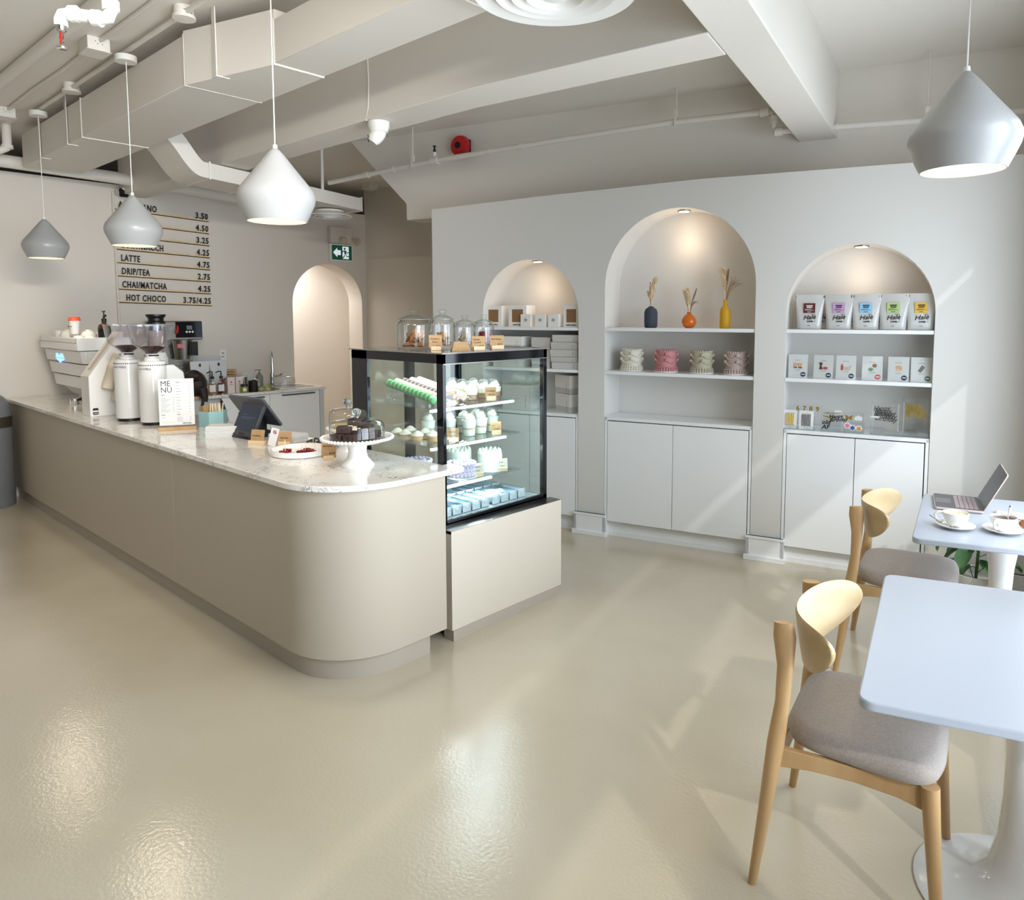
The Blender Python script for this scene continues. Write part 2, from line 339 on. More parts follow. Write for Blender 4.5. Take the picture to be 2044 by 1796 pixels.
# ================================================================== COUNTER
CT = .92
def counter_outline(off, x0=-8.04, xe=-2.70, yf=1.65, ye=2.30, r=.36, back=2.30):
    cx, cy = xe-r, yf+r; p = [(x0, back), (x0, yf-off)]
    p += [(cx+(r+off)*math.cos(a), cy+(r+off)*math.sin(a)) for a in [-PI/2 + PI/2*i/20 for i in range(21)]]
    p += [(xe+off, ye), ]
    return p
t = thing('service_counter', 'long beige service counter with a rounded end and pale quartz worktop', 'counter', (0, 0, 0))
pb = counter_outline(0); seam = -4.36
MB().prism([(-8.04, 2.30), (-8.04, 1.65), (seam-.003, 1.65), (seam-.003, 2.30)], .105, .892).build('front_panel', M_BEIGE, t, bevel=.001)
MB().prism([(seam+.003, 2.30), (seam+.003, 1.65)] + pb[2:], .105, .892).build('front_panel', M_BEIGE, t, smooth=30)
MB().prism(counter_outline(-.03, ye=2.215, back=2.2), 0, .105).build('kick_plate', M_BEIGED, t, smooth=30)
pt = counter_outline(.028, r=.36, ye=2.30)
pt = [(-8.04, 2.32), (-8.04, 1.622)] + pt[2:-1] + [(-2.672, 2.40), (-2.785, 2.405), (-2.79, 2.36), (-4.1, 2.355), (-4.15, 2.32)]
MB().prism(pt, .892, CT).build('worktop', M_MARBLE, t, bevel=.003, smooth=30)

# ================================================================== DISPLAY CASE
t = thing('display_case', 'black framed glass pastry display case on a beige base at the counter end', 'display case', (0, 0, 0))
FX, BX_, Y0, Y1, ZB, ZT = -2.81, -3.62, 2.385, 3.185, .59, 1.485
MB().bx(-2.755, 2.362, .062, -2.73, 3.225, .582).bx(-2.825, 2.362, .062, -2.755, 2.385, .582).bx(-2.825, 3.2, .062, -2.755, 3.225, .582).build('base_panel', mat('case_base_beige', (206,197,182), .38), t, bevel=.001)
MB().bx(-2.82, 2.362, .566, -2.732, 3.223, .5835).build('base_ledge', M_STEEL, t)
MB().bx(BX_, 2.40, .0, -2.83, 3.18, .575).build('base_body', M_DGREY, t)
MB().bx(-2.81, 2.375, 0, -2.735, 3.195, .062).build('base_kick', M_BEIGED, t)
f = MB()
f.bx(BX_, Y0, ZB-.012, FX, Y1, ZB+.012)                        # bottom rim
for x0, x1, y0, y1 in ((FX-.05, FX, Y0, Y0+.022), (FX-.03, FX, Y1-.03, Y1), (BX_, BX_+.15, Y0, Y0+.022), (BX_, BX_+.06, Y1-.022, Y1)): f.bx(x0, y0, ZB, x1, y1, ZT)
f.bx(FX-.02, Y0, ZB, FX, Y1, ZB+.025)
f.build('frame', M_BLACK, t, bevel=.002)
MB().bx(FX-.012, Y0, 1.432, FX, Y1, ZT-.004).bx(BX_, Y0, 1.432, FX, Y0+.012, ZT-.004).bx(BX_, Y1-.012, 1.432, FX, Y1, ZT-.004).build('header_band', M_BLACK, t)
MB().bx(FX-.001, Y0+.003, 1.426, FX+.003, Y1-.003, 1.432).build('header_trim', M_STEEL, t)
MB().bx(BX_-.01, Y0-.012, ZT-.004, FX+.012, Y1+.012, ZT+.003).build('top_panel', mat('case_top', (126,122,118), .06, coat=.5), t)
MB().bx(FX-.007, Y0+.02, ZB+.02, FX-.001, Y1-.03, 1.433).build('front_glass', M_GLASSC, t)
MB().bx(BX_+.15, Y0+.002, ZB+.02, FX-.05, Y0+.008, 1.433).build('side_glass', M_GLASSC, t)
MB().bx(BX_+.05, Y1-.008, ZB+.02, FX-.03, Y1-.002, 1.433).build('side_glass', M_GLASSC, t)
for y0, y1, xx in ((Y0+.02, 2.80, BX_+.004), (2.77, Y1-.02, BX_+.022)):
    dr_ = MB().bx(xx, y0, ZB+.02, xx+.014, y0+.045, 1.433).bx(xx, y1-.045, ZB+.02, xx+.014, y1, 1.433).bx(xx, y0, ZB+.02, xx+.014, y1, ZB+.05).build('sliding_door', M_BLACK, t)
    MB().bx(xx+.005, y0+.045, ZB+.05, xx+.009, y1-.045, 1.433).build('pane', M_GLASSC, dr_)
SZ = (1.19, .985, .765)
for i, z in enumerate(SZ):
    MB().bx(-3.50, Y0+.03, z-.008, -2.935, 3.095, z).build('glass_shelf', M_ACRYL, t)
    MB().bx(-2.960, Y0+.035, z-.024, -2.945, (3.045, 2.98, 2.86)[i], z-.011).build('led_strip', M_LED, t)
    for y in (3.07,): MB().prism([(-3.5, z-.05), (-3.5, z-.009), (-3.0, z-.009), (-3.0, z-.018)], y, y+.006, 'y').build('shelf_bracket', M_STEEL, t)
MB().bx(BX_+.05, Y0+.02, ZB+.002, FX-.012, Y1-.02, ZB+.016).build('deck', paint((200,214,222), .25), t)
for xx in (-2.95,):
    l = area('case_led', (-3.15, 2.78, 1.415), (0, 0, -1), .5, .6, 4.5, (.86, .95, 1))
for z, pw in zip(SZ, (.8, 1.1, 3.0)):
    area('shelf_led', (-2.965, 2.74, z-.03), (-.5, 0, -1), .62, .012, pw, (.80, .92, 1)).rotation_euler = (0, math.radians(20), PI/2)

# ================================================================== CEILING SERVICES
t = thing('air_duct', 'large white rectangular air duct under the ceiling above the counter', 'air duct', (0, 0, 0))
A_, B_, ZD, ZU = 1.752, 2.187, 2.95, 3.215
MB().bx(-7.55, A_, ZD, -4.21, B_, ZU).build('main_run', M_DUCT, t, bevel=.002)
ring = lambda x, y0, y1, z0, z1: [(x, y0, z0), (x, y1, z0), (x, y1, z1), (x, y0, z1)]
MB().rings([ring(-4.21, A_-.004, B_+.004, ZD-.004, ZU+.02), ring(-3.52, 1.912, B_+.004, ZD-.004, ZU)]).build('reducer', M_DUCT, t, smooth=0)
MB().bx(-3.52, 1.912, ZD, -1.2, B_, ZU-.05).build('main_run', M_DUCT, t, bevel=.002)
def flange(x, y0, y1, z0, z1, d=.006, h=.004): return MB().bx(x-h, y0-d, z0-d, x+h, y0, z1+d).bx(x-h, y1, z0-d, x+h, y1+d, z1+d).bx(x-h, y0, z0-d, x+h, y1, z0).bx(x-h, y0, z1, x+h, y1, z1+d).build('flange', M_DUCT, t)
for x, y in ((-5.98, A_), (-4.215, A_), (-3.53, 1.912), (-2.25, 1.912)): flange(x, y, B_, ZD, ZU if x < -3.6 else ZU-.05)
for x, y in ((-7.0, A_), (-6.3, A_), (-3.93, 1.80)): MB().bx(x-.018, y-.012, ZD-.002, x+.018, y-.006, 3.30).bx(x-.018, y-.012, ZD-.008, x+.018, y+.06, ZD-.002).build('hanger_strap', M_DUCT, t)
# S-shaped branch
def swept(pts, x0, x1, h):
    R_ = []
    for i, (y, z) in enumerate(pts):
        a, b = pts[max(i-1, 0)], pts[min(i+1, len(pts)-1)]; dx, dz = b[0]-a[0], b[1]-a[1]; L = math.hypot(dx, dz); ny, nz = -dz/L, dx/L
        xa, xb = x0(y), x1(y)
        R_.append([(xa, y-ny*h/2, z-nz*h/2), (xb, y-ny*h/2, z-nz*h/2), (xb, y+ny*h/2, z+nz*h/2), (xa, y+ny*h/2, z+nz*h/2)])
    return R_
fx = lambda y: -5.70 - .22*(y-2.2)
sp = [(2.187, 3.04), (2.215, 3.04)] + [(2.215+.30*i/14, 3.04 - .235*(1-math.cos(PI*i/14))/2) for i in range(1, 15)] + [(2.56, 2.805)]
MB().rings(swept(sp, fx, lambda y: fx(y)-.42, .118)).build('branch_bend', M_DUCT, t, smooth=30)
MB().rings(swept([(2.56, 2.805), (4.20, 2.765)], fx, lambda y: fx(y)-.42, .118)).build('branch_run', M_DUCT, t, smooth=0)
for y, z in ((2.56, 2.805), (2.95, 2.795), (4.195, 2.765)):
    MB().bx(fx(y)-.43, y-.007, z-.068, fx(y)+.01, y+.007, z+.068).build('flange', M_DUCT, t)
for y in (3.3, 3.72): MB().bx(fx(y)-.03, y-.012, 2.83, fx(y)-.018, y+.012, 3.30).build('hanger_strap', M_DUCT, t)
def diffuser(name, label, c, R, z, neck):
    t = thing('air_diffuser', label, 'air vent', (c[0], c[1], z), 0, 'round air diffusers')
    MB().lathe([(R*.62, neck), (R*.62, .03)], 36).build('neck', M_DUCT, t)
    MB().lathe([(R*.55, .035), (R*.78, .012), (R, .0), (R, .006), (R*.8, .022), (R*.6, .045)], 48).build('outer_ring', M_WHITE, t)
    for k, q in enumerate((.74, .54, .35)):
        MB().lathe([(R*q*.72, .03-.004*k), (R*q*.9, .002-.006*k), (R*q, -.006-.006*k), (R*q, 0-.006*k), (R*q*.9, .010-.006*k), (R*q*.74, .036-.004*k)], 44).build('cone_ring', M_WHITE, t)
    MB().lathe([(0, -.02), (R*.16, -.016), (R*.18, -.006), (0, .0)], 32).build('centre_disc', M_WHITE, t)
    MB().cyl(0, 0, .034, .036, R*.6, 36).build('dark_throat', M_GAP, t)
diffuser('d', 'large round white air diffuser at the top edge, under the near end of the duct', (-1.80, 2.085), .305, 2.858, .09)
diffuser('d', 'small round white air diffuser under the branch duct above the arched doorway', (-6.33, 3.96), .215, 2.640, .06)
# pipes
def pipe(label, pts, r, n=14, name='ceiling_pipe', rings=(), matl=None, group='painted ceiling pipes'):
    o = MB().tube(pts, r, n)
    for p, d_, rr, L in rings:
        p = Vector(p); d_ = Vector(d_).normalized(); o.tube([p-d_*L/2, p+d_*L/2], rr, n)
    ob = o.build(name, matl or M_DUCT); tag(ob, label, 'pipe', group); return ob
pipe('thick white pipe running along the top of the menu wall', [(-7.7, -3.5, 3.09), (-7.7, 1.62, 3.004), (-7.7, 2.68, 2.979), (-7.68, 4.1, 2.905)], .056, 20)
def nf(e, n, z): return tuple(NF(e, n, z))
pts = [nf(-3.5, .16, 2.905), nf(-2.3, .16, 2.991), nf(-1.18, .16, 3.033), nf(-.18, .16, 3.06), nf(.455, .16, 3.052)]
pipe('white sprinkler pipe along the upper wall, left of the cross beam', pts, .022, 14, rings=[(nf(-2.30, .16, 2.991), EV, .034, .075), (nf(-1.75, .16, 3.012), EV, .027, .03), (nf(-1.45, .16, 3.023), EV, .027, .03), (nf(-2.75, .16, 2.96), EV, .028, .04), (nf(-3.05, .16, 2.938), EV, .028, .05), (nf(.44, .16, 3.052), EV, .032, .06)])
pipe('white sprinkler pipe passing under the cross beam towards the front window', [nf(.455, .16, 3.052), nf(.49, .16, 3.035), nf(.50, .16, 3.0), nf(.50, .16, 2.945), nf(.51, .16, 2.92), nf(.55, .16, 2.912), nf(1.42, .16, 2.877), nf(FACADE, .16, 2.872)], .021, 14,
     rings=[(nf(.50, .16, 2.99), (0,0,1), .031, .05), (nf(.535, .16, 2.912), EV, .031, .05), (nf(.63, .16, 2.908), EV, .026, .02), (nf(.90, .16, 2.898), EV, .026, .014)])
for e_, z0, lab in ((-.18, 3.075, 'thin pipe hanger rod in the middle of the upper wall'), (-2.53, 2.99, 'thin pipe hanger rod beside the red alarm bell'), (1.42, 2.89, 'thin pipe hanger rod behind the right pendant lamp')):
    t = thing('pipe_hanger', lab, 'hanger', NF(e_, .16, z0), T, 'pipe hangers')
    MB().cyl(0, 0, 0, 3.30-z0, .006, 8).build('rod', M_DUCT, t)
    MB().bx(-.012, -.012, -.0, .012, .012, .07).bx(-.008, -.028, -.05, .008, -.022, .01).build('clamp', M_DUCT, t)
# valve with black handle on the pipe
t = thing('fire_sprinkler', 'upright sprinkler head with a dark cap on the wall pipe', 'sprinkler', NF(-2.30, .16, 2.991), T)
MB().cyl(0, 0, .02, .07, .018, 14).build('tee_stub', M_DUCT, t)
MB().lathe([(.012, .07), (.012, .09), (.008, .095), (.008, .115), (.016, .118), (.016, .124)], 14).build('head', M_BLACKM, t)
t = thing('alarm_bell', 'red fire alarm bell on the upper wall above the sprinkler pipe', 'alarm', NF(-2.11, .285, 3.115), T, rot=(PI/2, 0, T))
MB().lathe([(.0, .058), (.05, .056), (.082, .04), (.09, .01), (.09, 0), (0, 0)], 32).build('gong', M_RED, t)
MB().lathe([(.028, .056), (.028, .064), (0, .064)], 20).build('centre_cap', M_BLACKM, t)
MB().bx(-.06, -.06, -.058, .06, .06, 0).build('back_box', M_BLACKM, t)
# ceiling pipe near the left
pipe('straight white pipe along the ceiling, left of the lamp conduits', [(-7.9, 1.30, 3.262), (-2.6, 1.36, 3.262)], .036, 16)
pipe('pair of thin white cables clipped along the ceiling beside the junction boxes', [(-7.3, 1.55, 3.285), (-6.3, 1.535, 3.282), (-5.6, 1.55, 3.284), (-4.85, 1.54, 3.282), (-4.2, 1.545, 3.285), (-3.0, 1.54, 3.284)], .012, 8, 'ceiling_cable', group='ceiling conduits')
pipe('white lamp conduit on the ceiling linking the three counter pendants', [(-7.0, 1.69, 3.268), (-2.6, 1.69, 3.268)], .014, 10, 'lamp_conduit', group='ceiling conduits')
pipe('short white vertical pipe with elbows at the left edge near the menu wall', [(-7.42, 1.20, 3.03), (-7.36, 1.56, 3.03), (-7.34, 1.59, 3.05), (-7.34, 1.60, 3.09), (-7.34, 1.60, 3.29)], .034, 14, rings=[((-7.34, 1.60, 3.06), (0,0,1), .042, .03), ((-7.34, 1.60, 3.26), (0,0,1), .042, .03)])
t = thing('sprinkler_drop', 'bright white sprinkler drop with two elbows at the top left corner', 'sprinkler', (0, 0, 0))
a, b, c, d_ = Vector((-2.168, .72, 3.30)), Vector((-2.163, .715, 2.458)), Vector((-2.265, .627, 2.471)), Vector((-2.265, .627, 2.44))
m = MB().tube([a, b+Vector((0,0,.02)), b+Vector((-.006,-.005,.004)), b+Vector((-.02,-.018,0)), c+Vector((.02,.018,0)), c+Vector((.005,.004,-.003)), c+Vector((0,0,-.016)), d_], .0165, 16)
for p, q in ((b+Vector((0,0,.02)), b+Vector((0,0,.045))), (b+Vector((-.02,-.018,0)), b+Vector((-.036,-.032,.002))), (c+Vector((.02,.018,0)), c+Vector((.034,.03,0)))): m.tube([p, q], .0208, 16)
m.build('pipe', M_DUCT, t)
hz = .004
MB().lathe([(.013, 0), (.013, -.012), (.008, -.016)], 12, tuple(d_)).build('fitting', M_CHROME, t)
m = MB()
for s_ in (-1, 1): m.tube([d_+Vector((.007*s_, 0, -.012)), d_+Vector((.014*s_, 0, -.025)), d_+Vector((.011*s_, 0, -.045)), d_+Vector((0, 0, -.054))], .002, 6)
m.lathe([(.0, -.057), (.014, -.058), (.014, -.055), (0, -.054)], 14, tuple(d_)).build('frame', M_CHROME, t)
MB().tube([d_+Vector((0,0,-.014)), d_+Vector((0,0,-.046))], .0035, 8).build('red_bulb', paint((200,20,20), .2), t)
def jbox(label, x, y, kind):
    t = thing('junction_box', label, 'junction box', (x, y, 3.30), 0, 'ceiling junction boxes')
    if kind == 'round':
        MB().lathe([(.05, 0), (.05, -.045), (.058, -.047), (.058, -.062), (0, -.064)], 24).build('can', M_DUCT, t)
    else:
        MB().bx(-.075, -.06, -.075, .075, .06, 0).build('box', M_DUCT, t, bevel=.004)
        MB().bx(-.082, -.066, -.080, .082, .066, -.075).build('cover', M_DUCT, t, bevel=.002)
    m = MB()
    for k in range(4): m.cyl(.03*math.cos(k*1.6), .0, 0, .0, .0, 4) if 0 else m.bx(.0505 if kind == 'round' else .0755, -.02+.012*k, -.03-.012*(k % 2), .0525 if kind == 'round' else .0775, -.016+.012*k, -.026-.012*(k % 2))
    m.build('knockouts', M_GAP, t)
jbox('round white junction box on the lamp conduit beside the duct hanger strap', -4.05, 1.69, 'round')
jbox('round white junction box between the first and second counter pendants from the wall', -5.95, 1.69, 'round')
jbox('square white junction box on the ceiling beside the middle pendant canopy', -4.92, 1.53, 'square')
jbox('square white junction box on the ceiling beside the farthest pendant canopy', -7.05, 1.53, 'square')
jbox('small white junction box on the ceiling above the exit sign', -7.62, 5.34, 'square')
# dome camera under the beam
t = thing('dome_camera', 'white dome security camera under the long ceiling beam', 'security camera', (-3.80, 2.735, 2.868), math.radians(-38))
MB().lathe([(.066, 0), (.066, -.03), (.06, -.04), (.055, -.062), (.0, -.064)], 32).build('base', M_WHITE, t)
hd = MB().lathe([(0, .055), (.034, .05), (.045, .03), (.046, 0), (.042, -.03), (.03, -.05), (.0, -.053)], 24).build('camera_head', M_WHITE, t, loc=(0, -.012, -.082), rot=(math.radians(-35), 0, 0))
for dx, dz in ((-.016, .010), (.010, -.016)): MB().lathe([(0, 0), (.0115, 0), (.0115, .005), (0, .005)], 16).build('lens', M_BLACKM, hd, loc=(dx, -.030+.3*dz, -.0445-.55*dz), rot=(math.radians(145), 0, 0))
tag(MB().tube([(-3.83, 2.665, 2.868), (-3.80, 2.662, 2.94), (-3.79, 2.660, 3.1), (-3.80, 2.660, 3.30)], .006, 8).build('camera_cable', M_DUCT), 'white cable running down the beam to the dome camera', 'cable')
t = thing('wall_camera', 'small white bullet camera with a dark lens at the top of the menu wall', 'security camera', (-8.045, 2.66, 2.90), 0)
MB().cyl(0, 0, 0, .03, .045, 20, M=Matrix.Rotation(PI/2, 4, 'Y')).build('base', M_WHITE, t)
MB().tube([(.03, 0, 0), (.07, .0, -.005), (.14, -.01, -.02)], [.02, .046, .046], 20).build('body', M_WHITE, t)
MB().prism(rrect(-.042, -.042, .042, .042, .018), .14, .146, 'x', M=Matrix.Translation((0, -.01, -.02))).build('lens', M_BLACK, t)

# ================================================================== PENDANT LAMPS
def pendant(label, x, y, ztop_cord, zc, D, group):
    t = thing('pendant_lamp', label, 'pendant lamp', (x, y, zc), 0, group)
    R_ = D/2; k = R_/.18
    out = [(.012, .215), (.03, .198), (.06, .160), (.10, .108), (.14, .058), (.168, .022), (.178, -.004), (.180, -.022), (.175, -.045), (.160, -.080), (.137, -.128)]
    prof = [(r*k, z*k) for r, z in out] + [((r-.004)*k, z*k) for r, z in out[::-1]]
    MB().lathe(prof, 56).build('shade', M_SHADE, t, smooth=50)
    MB().lathe([(.0, .235*k), (.009, .232*k), (.012, .205*k), (0, .205*k)], 16).build('cap', M_WHITE, t)
    MB().cyl(0, 0, .23*k, ztop_cord-zc, .0028, 8).build('cord', M_WHITE, t)
    MB().lathe([(.0, 0), (.06, 0), (.06, .035), (0, .035)], 28, (0, 0, ztop_cord-zc)).build('canopy', M_WHITE, t)
    MB().lathe([(0, -.127*k), (.1345*k, -.127*k), (.1345*k, -.123*k), (0, -.123*k)], 40).build('diffuser', M_WARM, t)
    l = bpy.data.lights.new('pendant_glow', 'AREA'); l.shape = 'DISK'; l.size = .24; l.energy = 3; l.color = (1, .86, .66)
    o = bpy.data.objects.new('pendant_glow', l); C.objects.link(o); o.location = (x, y, zc-.14*k); o.rotation_euler = (0, 0, 0)
pendant('white pendant lamp nearest the camera over the counter, left of the dome camera', -3.12, 1.68, 3.215, 2.225, .342, 'counter pendants')
pendant('middle white pendant lamp over the counter, covering part of the menu board', -4.87, 1.68, 3.20, 2.218, .322, 'counter pendants')
pendant('farthest white pendant lamp over the espresso machine by the menu wall', -6.74, 1.68, 3.215, 2.238, .318, 'counter pendants')
pendant('large white pendant lamp hanging at the right over the cafe tables', -.583, 2.745, 3.262, 2.275, .336, 'table pendant')

# ================================================================== MENU WALL
PX = -8.045
ROWS = (('AMERICANO', '3.50'), ('', '4.50'), ('', '3.25'), ('CORT/MACCH', '4.25'), ('LATTE', '4.75'), ('DRIP/TEA', '2.75'), ('CHAI/MATCHA', '4.25'), ('HOT CHOCO', '3.75/4.25'))
RN = ('topmost pale wooden menu ledge, priced 3.50', 'pale wooden menu ledge priced 4.50, second from the top', 'pale wooden menu ledge priced 3.25', 'pale wooden menu ledge for cortado and macchiato, under the lamp rim',
      'pale wooden menu ledge reading LATTE 4.75', 'pale wooden menu ledge reading DRIP/TEA 2.75', 'pale wooden menu ledge reading CHAI/MATCHA 4.25', 'bottom pale wooden menu ledge reading HOT CHOCO 3.75/4.25')
for i, (a, b) in enumerate(ROWS):
    zl, zr = 2.728 - .1322*i, 2.688 - .1302*i; z = (zl+zr)/2
    t = thing('menu_ledge', RN[i], 'menu board', (PX, 2.60, zl), 0, 'menu ledges on the wall', rot=(math.atan2(zr-zl, .925), 0, 0))
    MB().bx(0, 0, 0, .022, .925, .007).bx(.017, 0, 0, .022, .925, .024).bx(0, 0, 0, .004, .925, .018).build('ledge', M_TAGW, t)
    if a: text('lettering', a, .090, M_INK, t, (.024, .035 + (.03 if i == 7 else 0), .0245), (PI/2, 0, PI/2), .002, bold=.024, sx=.62, sp=1.16)
    text('price_lettering', b, .088, M_INK, t, (.024, .915, .0245), (PI/2, 0, PI/2), .002, 'RIGHT', bold=.026, sx=.74, sp=1.2)
tag(MB().tube([(-8.035, 2.595, 2.9), (-8.035, 2.60, 1.0)], .012, 8).build('wall_conduit', M_WALLW), 'slim painted vertical conduit beside the left end of the menu ledges', 'conduit')
t = thing('exit_sign', 'green running man exit sign with an arrow above the arched doorway', 'exit sign', (-8.05, 5.165, 2.46), 0)
MB().bx(0, -.165, -.11, .045, .165, .11).build('housing', M_WHITE, t, bevel=.004)
MB().bx(.045, -.14, -.088, .047, .145, .092).build('face', M_GREEN, t)
MB().prism([(-.125, 0), (-.065, .058), (-.065, .03), (-.015, .03), (-.015, -.03), (-.065, -.03), (-.065, -.058)], .047, .0485, 'x').build('arrow', M_EXITW, t)
MB().bx(.047, .01, -.075, .0485, .10, .08).build('doorway_symbol', M_EXITW, t)
m = MB().prism(circ(.042, .052, .014, 14), .0485, .0495, 'x')
for P_ in ([(.028, .034), (.058, .030), (.062, -.01), (.040, -.016)], [(.03, .034), (.01, .022), (-.0, -.004), (.008, -.008), (.018, .014), (.034, .022)], [(.058, .030), (.082, .006), (.098, .010), (.10, .002), (.08, -.006), (.06, .012)],
           [(.040, -.016), (.050, -.01), (.036, -.05), (.012, -.072), (.004, -.062), (.026, -.042)], [(.050, -.008), (.062, -.01), (.072, -.036), (.10, -.036), (.102, -.046), (.066, -.048)]): m.prism(P_, .0485, .0495, 'x')
m.build('running_figure', M_GREEN, t)
t = thing('emergency_light', 'pale emergency light box with two lamp heads above the exit sign', 'emergency light', (-8.05, 5.155, 2.675), 0)
MB().bx(0, -.16, -.10, .07, .16, .10).build('housing', M_WALLW, t, bevel=.004)
for y, rz in ((.0, -.5), (.175, .6)):
    MB().tube([(.07, y-.03, -.03), (.10, y, -.045), (.125, y+.012*rz, -.06), (.15, y+.03*rz, -.078)], [.014, .03, .04, .042], 16).build('lamp_head', paint((205,190,165), .4), t)
t = thing('wall_outlet', 'white double power outlet on the wall above the sink counter', 'outlet', (-8.05, 3.635, 1.235), 0)
MB().prism(rrect(-.038, -.058, .038, .058, .006), 0, .006, 'x').build('plate', M_WHITE, t)
MB().bx(.006, -.012, .01, .0075, -.006, .03).bx(.006, .006, .01, .0075, .012, .03).bx(.006, -.012, -.03, .0075, -.006, -.01).bx(.006, .006, -.03, .0075, .012, -.01).build('slots', M_GAP, t)

# ================================================================== ON THE COUNTER
t = thing('trash_can', 'grey trash can with a steel band, standing at the left end of the counter', 'trash can', (-7.80, 1.42, 0), math.radians(-50))
M_CAN = mat('can_grey', (128,131,134), .42, metal=.25)
MB().lathe([(0, .0), (.182, 0), (.188, .01), (.192, .70), (0, .70)], 40).build('body', M_CAN, t)
MB().lathe([(.194, .70), (.194, .795), (0, .795)], 40).build('steel_band', M_STEEL, t)
m = MB(); n_ = 40; R_ = []
for j in range(9):
    a = j/8*PI/2; R_.append((.194*math.cos(a)**.6 if j < 8 else 0.0, .795 + .20*math.sin(a)))
m.lathe(R_, 40).build('lid', M_CAN, t)
m = MB()
pts = [(.197*math.cos(a)*math.cos(b), .197*math.cos(a)*math.sin(b), .80+.17*math.sin(a)) for a in [.15+.1*i for i in range(9)] for b in [-.62+.155*k for k in range(9)]]
m.add(pts, [(i*9+k, i*9+k+1, (i+1)*9+k+1, (i+1)*9+k) for i in range(8) for k in range(8)]).build('swing_flap', M_STEEL, t, solid=.006)

# espresso machine, logo side towards the room
t = thing('espresso_machine', 'large white espresso machine with stepped panels and a glowing blue emblem', 'espresso machine', (0, 0, 0))
xa, xb = -7.80, -6.76
for i in range(4):
    z1 = 1.492 - .113*i; z0 = z1 - (.105 if i else .108); y = 1.862 + .026*i
    m = MB()
    m.rings([[(xa+.012*i, y, z1), (xb-.03, y, z1), (xb-.004*i, y+.03, z1), (xb-.004*i, 2.285, z1), (xa+.012*i, 2.285, z1)],
             [(xa+.012*i+.006, y+.014, z0), (xb-.03, y+.014, z0), (xb-.004*i-.002, y+.042, z0), (xb-.004*i-.002, 2.285, z0), (xa+.012*i+.006, 2.285, z0)]])
    if i == 0:   # open tray on top
        m = MB(); m.bx(xa, 1.862, 1.384, xb-.02, 2.285, 1.455).bx(xa, 1.862, 1.44, xb-.01, 1.882, 1.492).bx(xb-.03, 1.862, 1.384, xb, 2.285, 1.492).bx(xa, 1.862, 1.44, xa+.02, 2.285, 1.492)
    m.build('panel', M_WHITEG, t, bevel=.006)
m = MB().rings([[(xa+.08, 1.99, 1.05), (xb-.02, 1.99, 1.05), (xb-.02, 2.26, 1.05), (xa+.08, 2.26, 1.05)], [(xa+.16, 2.06, .96), (xb-.02, 2.06, .96), (xb-.02, 2.26, .96), (xa+.16, 2.26, .96)]])
m.build('underbody', M_WHITEG, t, bevel=.008)
for x in (xa+.25, xb-.12):
    for y in (2.10, 2.22): MB().cyl(x, y, CT, .965, .022, 14).build('foot', M_CHROME, t)
M_BLUE = mat('emblem_blue', (120,160,250), .4, emit=1.6, ecol=(120,165,255))
m = MB(); zz = lambda z: 1.862+.026+.14*(1.379-z)-.003
for k, h in enumerate((.052, .03, .04, .018, .012, .03, .05, .04, .028)):
    x = -7.47+.024*k; m.bx(x, zz(1.32)-.001, 1.318, x+.017, zz(1.32)+.002, 1.318+h)
m.bx(-7.48, zz(1.312)-.001, 1.308, -7.25, zz(1.312)+.002, 1.318)
m.prism([(-7.50, 1.302), (-7.23, 1.302), (-7.33, 1.274), (-7.365, 1.262), (-7.40, 1.274)], zz(1.30)-.001, zz(1.30)+.002, 'y').build('emblem', M_BLUE, t)
t = thing('portafilter', 'chrome portafilter with a black handle lying under the espresso machine', 'portafilter', (-7.04, 1.90, CT), math.radians(35))
MB().lathe([(.0, 0), (.033, 0), (.036, .01), (.036, .05), (.03, .052), (0, .03)], 24).build('basket', M_CHROME, t)
MB().tube([(.03, 0, .04), (.06, 0, .048), (.16, 0, .07), (.18, 0, .072)], [.009, .013, .016, .012], 12).build('handle', M_BLACKM, t)

# cups and bottles on top of the espresso machine
def cup_mesh(r=.042, h=.058): return [(0, .002), (r*.55, 0), (r*.62, .004), (r*.8, h*.25), (r*.96, h*.6), (r, h), (r-.003, h), (r*.93-.003, h*.6), (r*.75, h*.25), (0, .006)]
cz = 1.455
t = thing('espresso_cup', 'straight white cup at the far left on top of the espresso machine', 'cup', (-7.73, 1.98, cz), 0, 'cups warming on the espresso machine')
MB().lathe([(0, 0), (.03, 0), (.036, .004), (.037, .085), (.034, .085), (.033, .008), (0, .008)], 24).build('body', M_CERAM, t)
dup(t, (-7.63, 1.97, cz), label='second straight white cup beside the leftmost one on the espresso machine')
t = thing('espresso_cup', 'rounded white cup lying upside down with a dark rim mark on the espresso machine', 'cup', (-7.50, 2.0, cz), 0, 'cups warming on the espresso machine')
MB().lathe([(.056, 0), (.06, .02), (.056, .06), (.04, .085), (.022, .092), (.02, .098), (0, .098)], 26).build('body', M_CERAM, t)
MB().tube([(.056, 0, .03), (.085, 0, .035), (.09, 0, .055), (.055, 0, .07)], .006, 8).build('handle', M_CERAM, t)
for x, y, l_, rz in ((-7.36, 1.97, 'rounded white cup upside down just left of the orange-lidded cup', .4), (-7.22, 2.08, 'rounded white cup upside down behind the orange-lidded paper cup', 2), (-7.0, 2.02, 'rounded white cup upside down in front of the amber pump bottle', 1.2)):
    dup(t, (x, y, cz), rz, l_)
for x, y, l_ in ((-6.93, 1.93, 'shallow white cup upside down at the right front of the espresso machine top'), (-6.84, 1.98, 'shallow white cup upside down at the right corner of the espresso machine top')):
    t = thing('espresso_cup', l_, 'cup', (x, y, cz), 0, 'cups warming on the espresso machine')
    MB().lathe([(.052, 0), (.05, .02), (.034, .048), (.02, .055), (0, .055)], 24).build('body', M_CERAM, t)
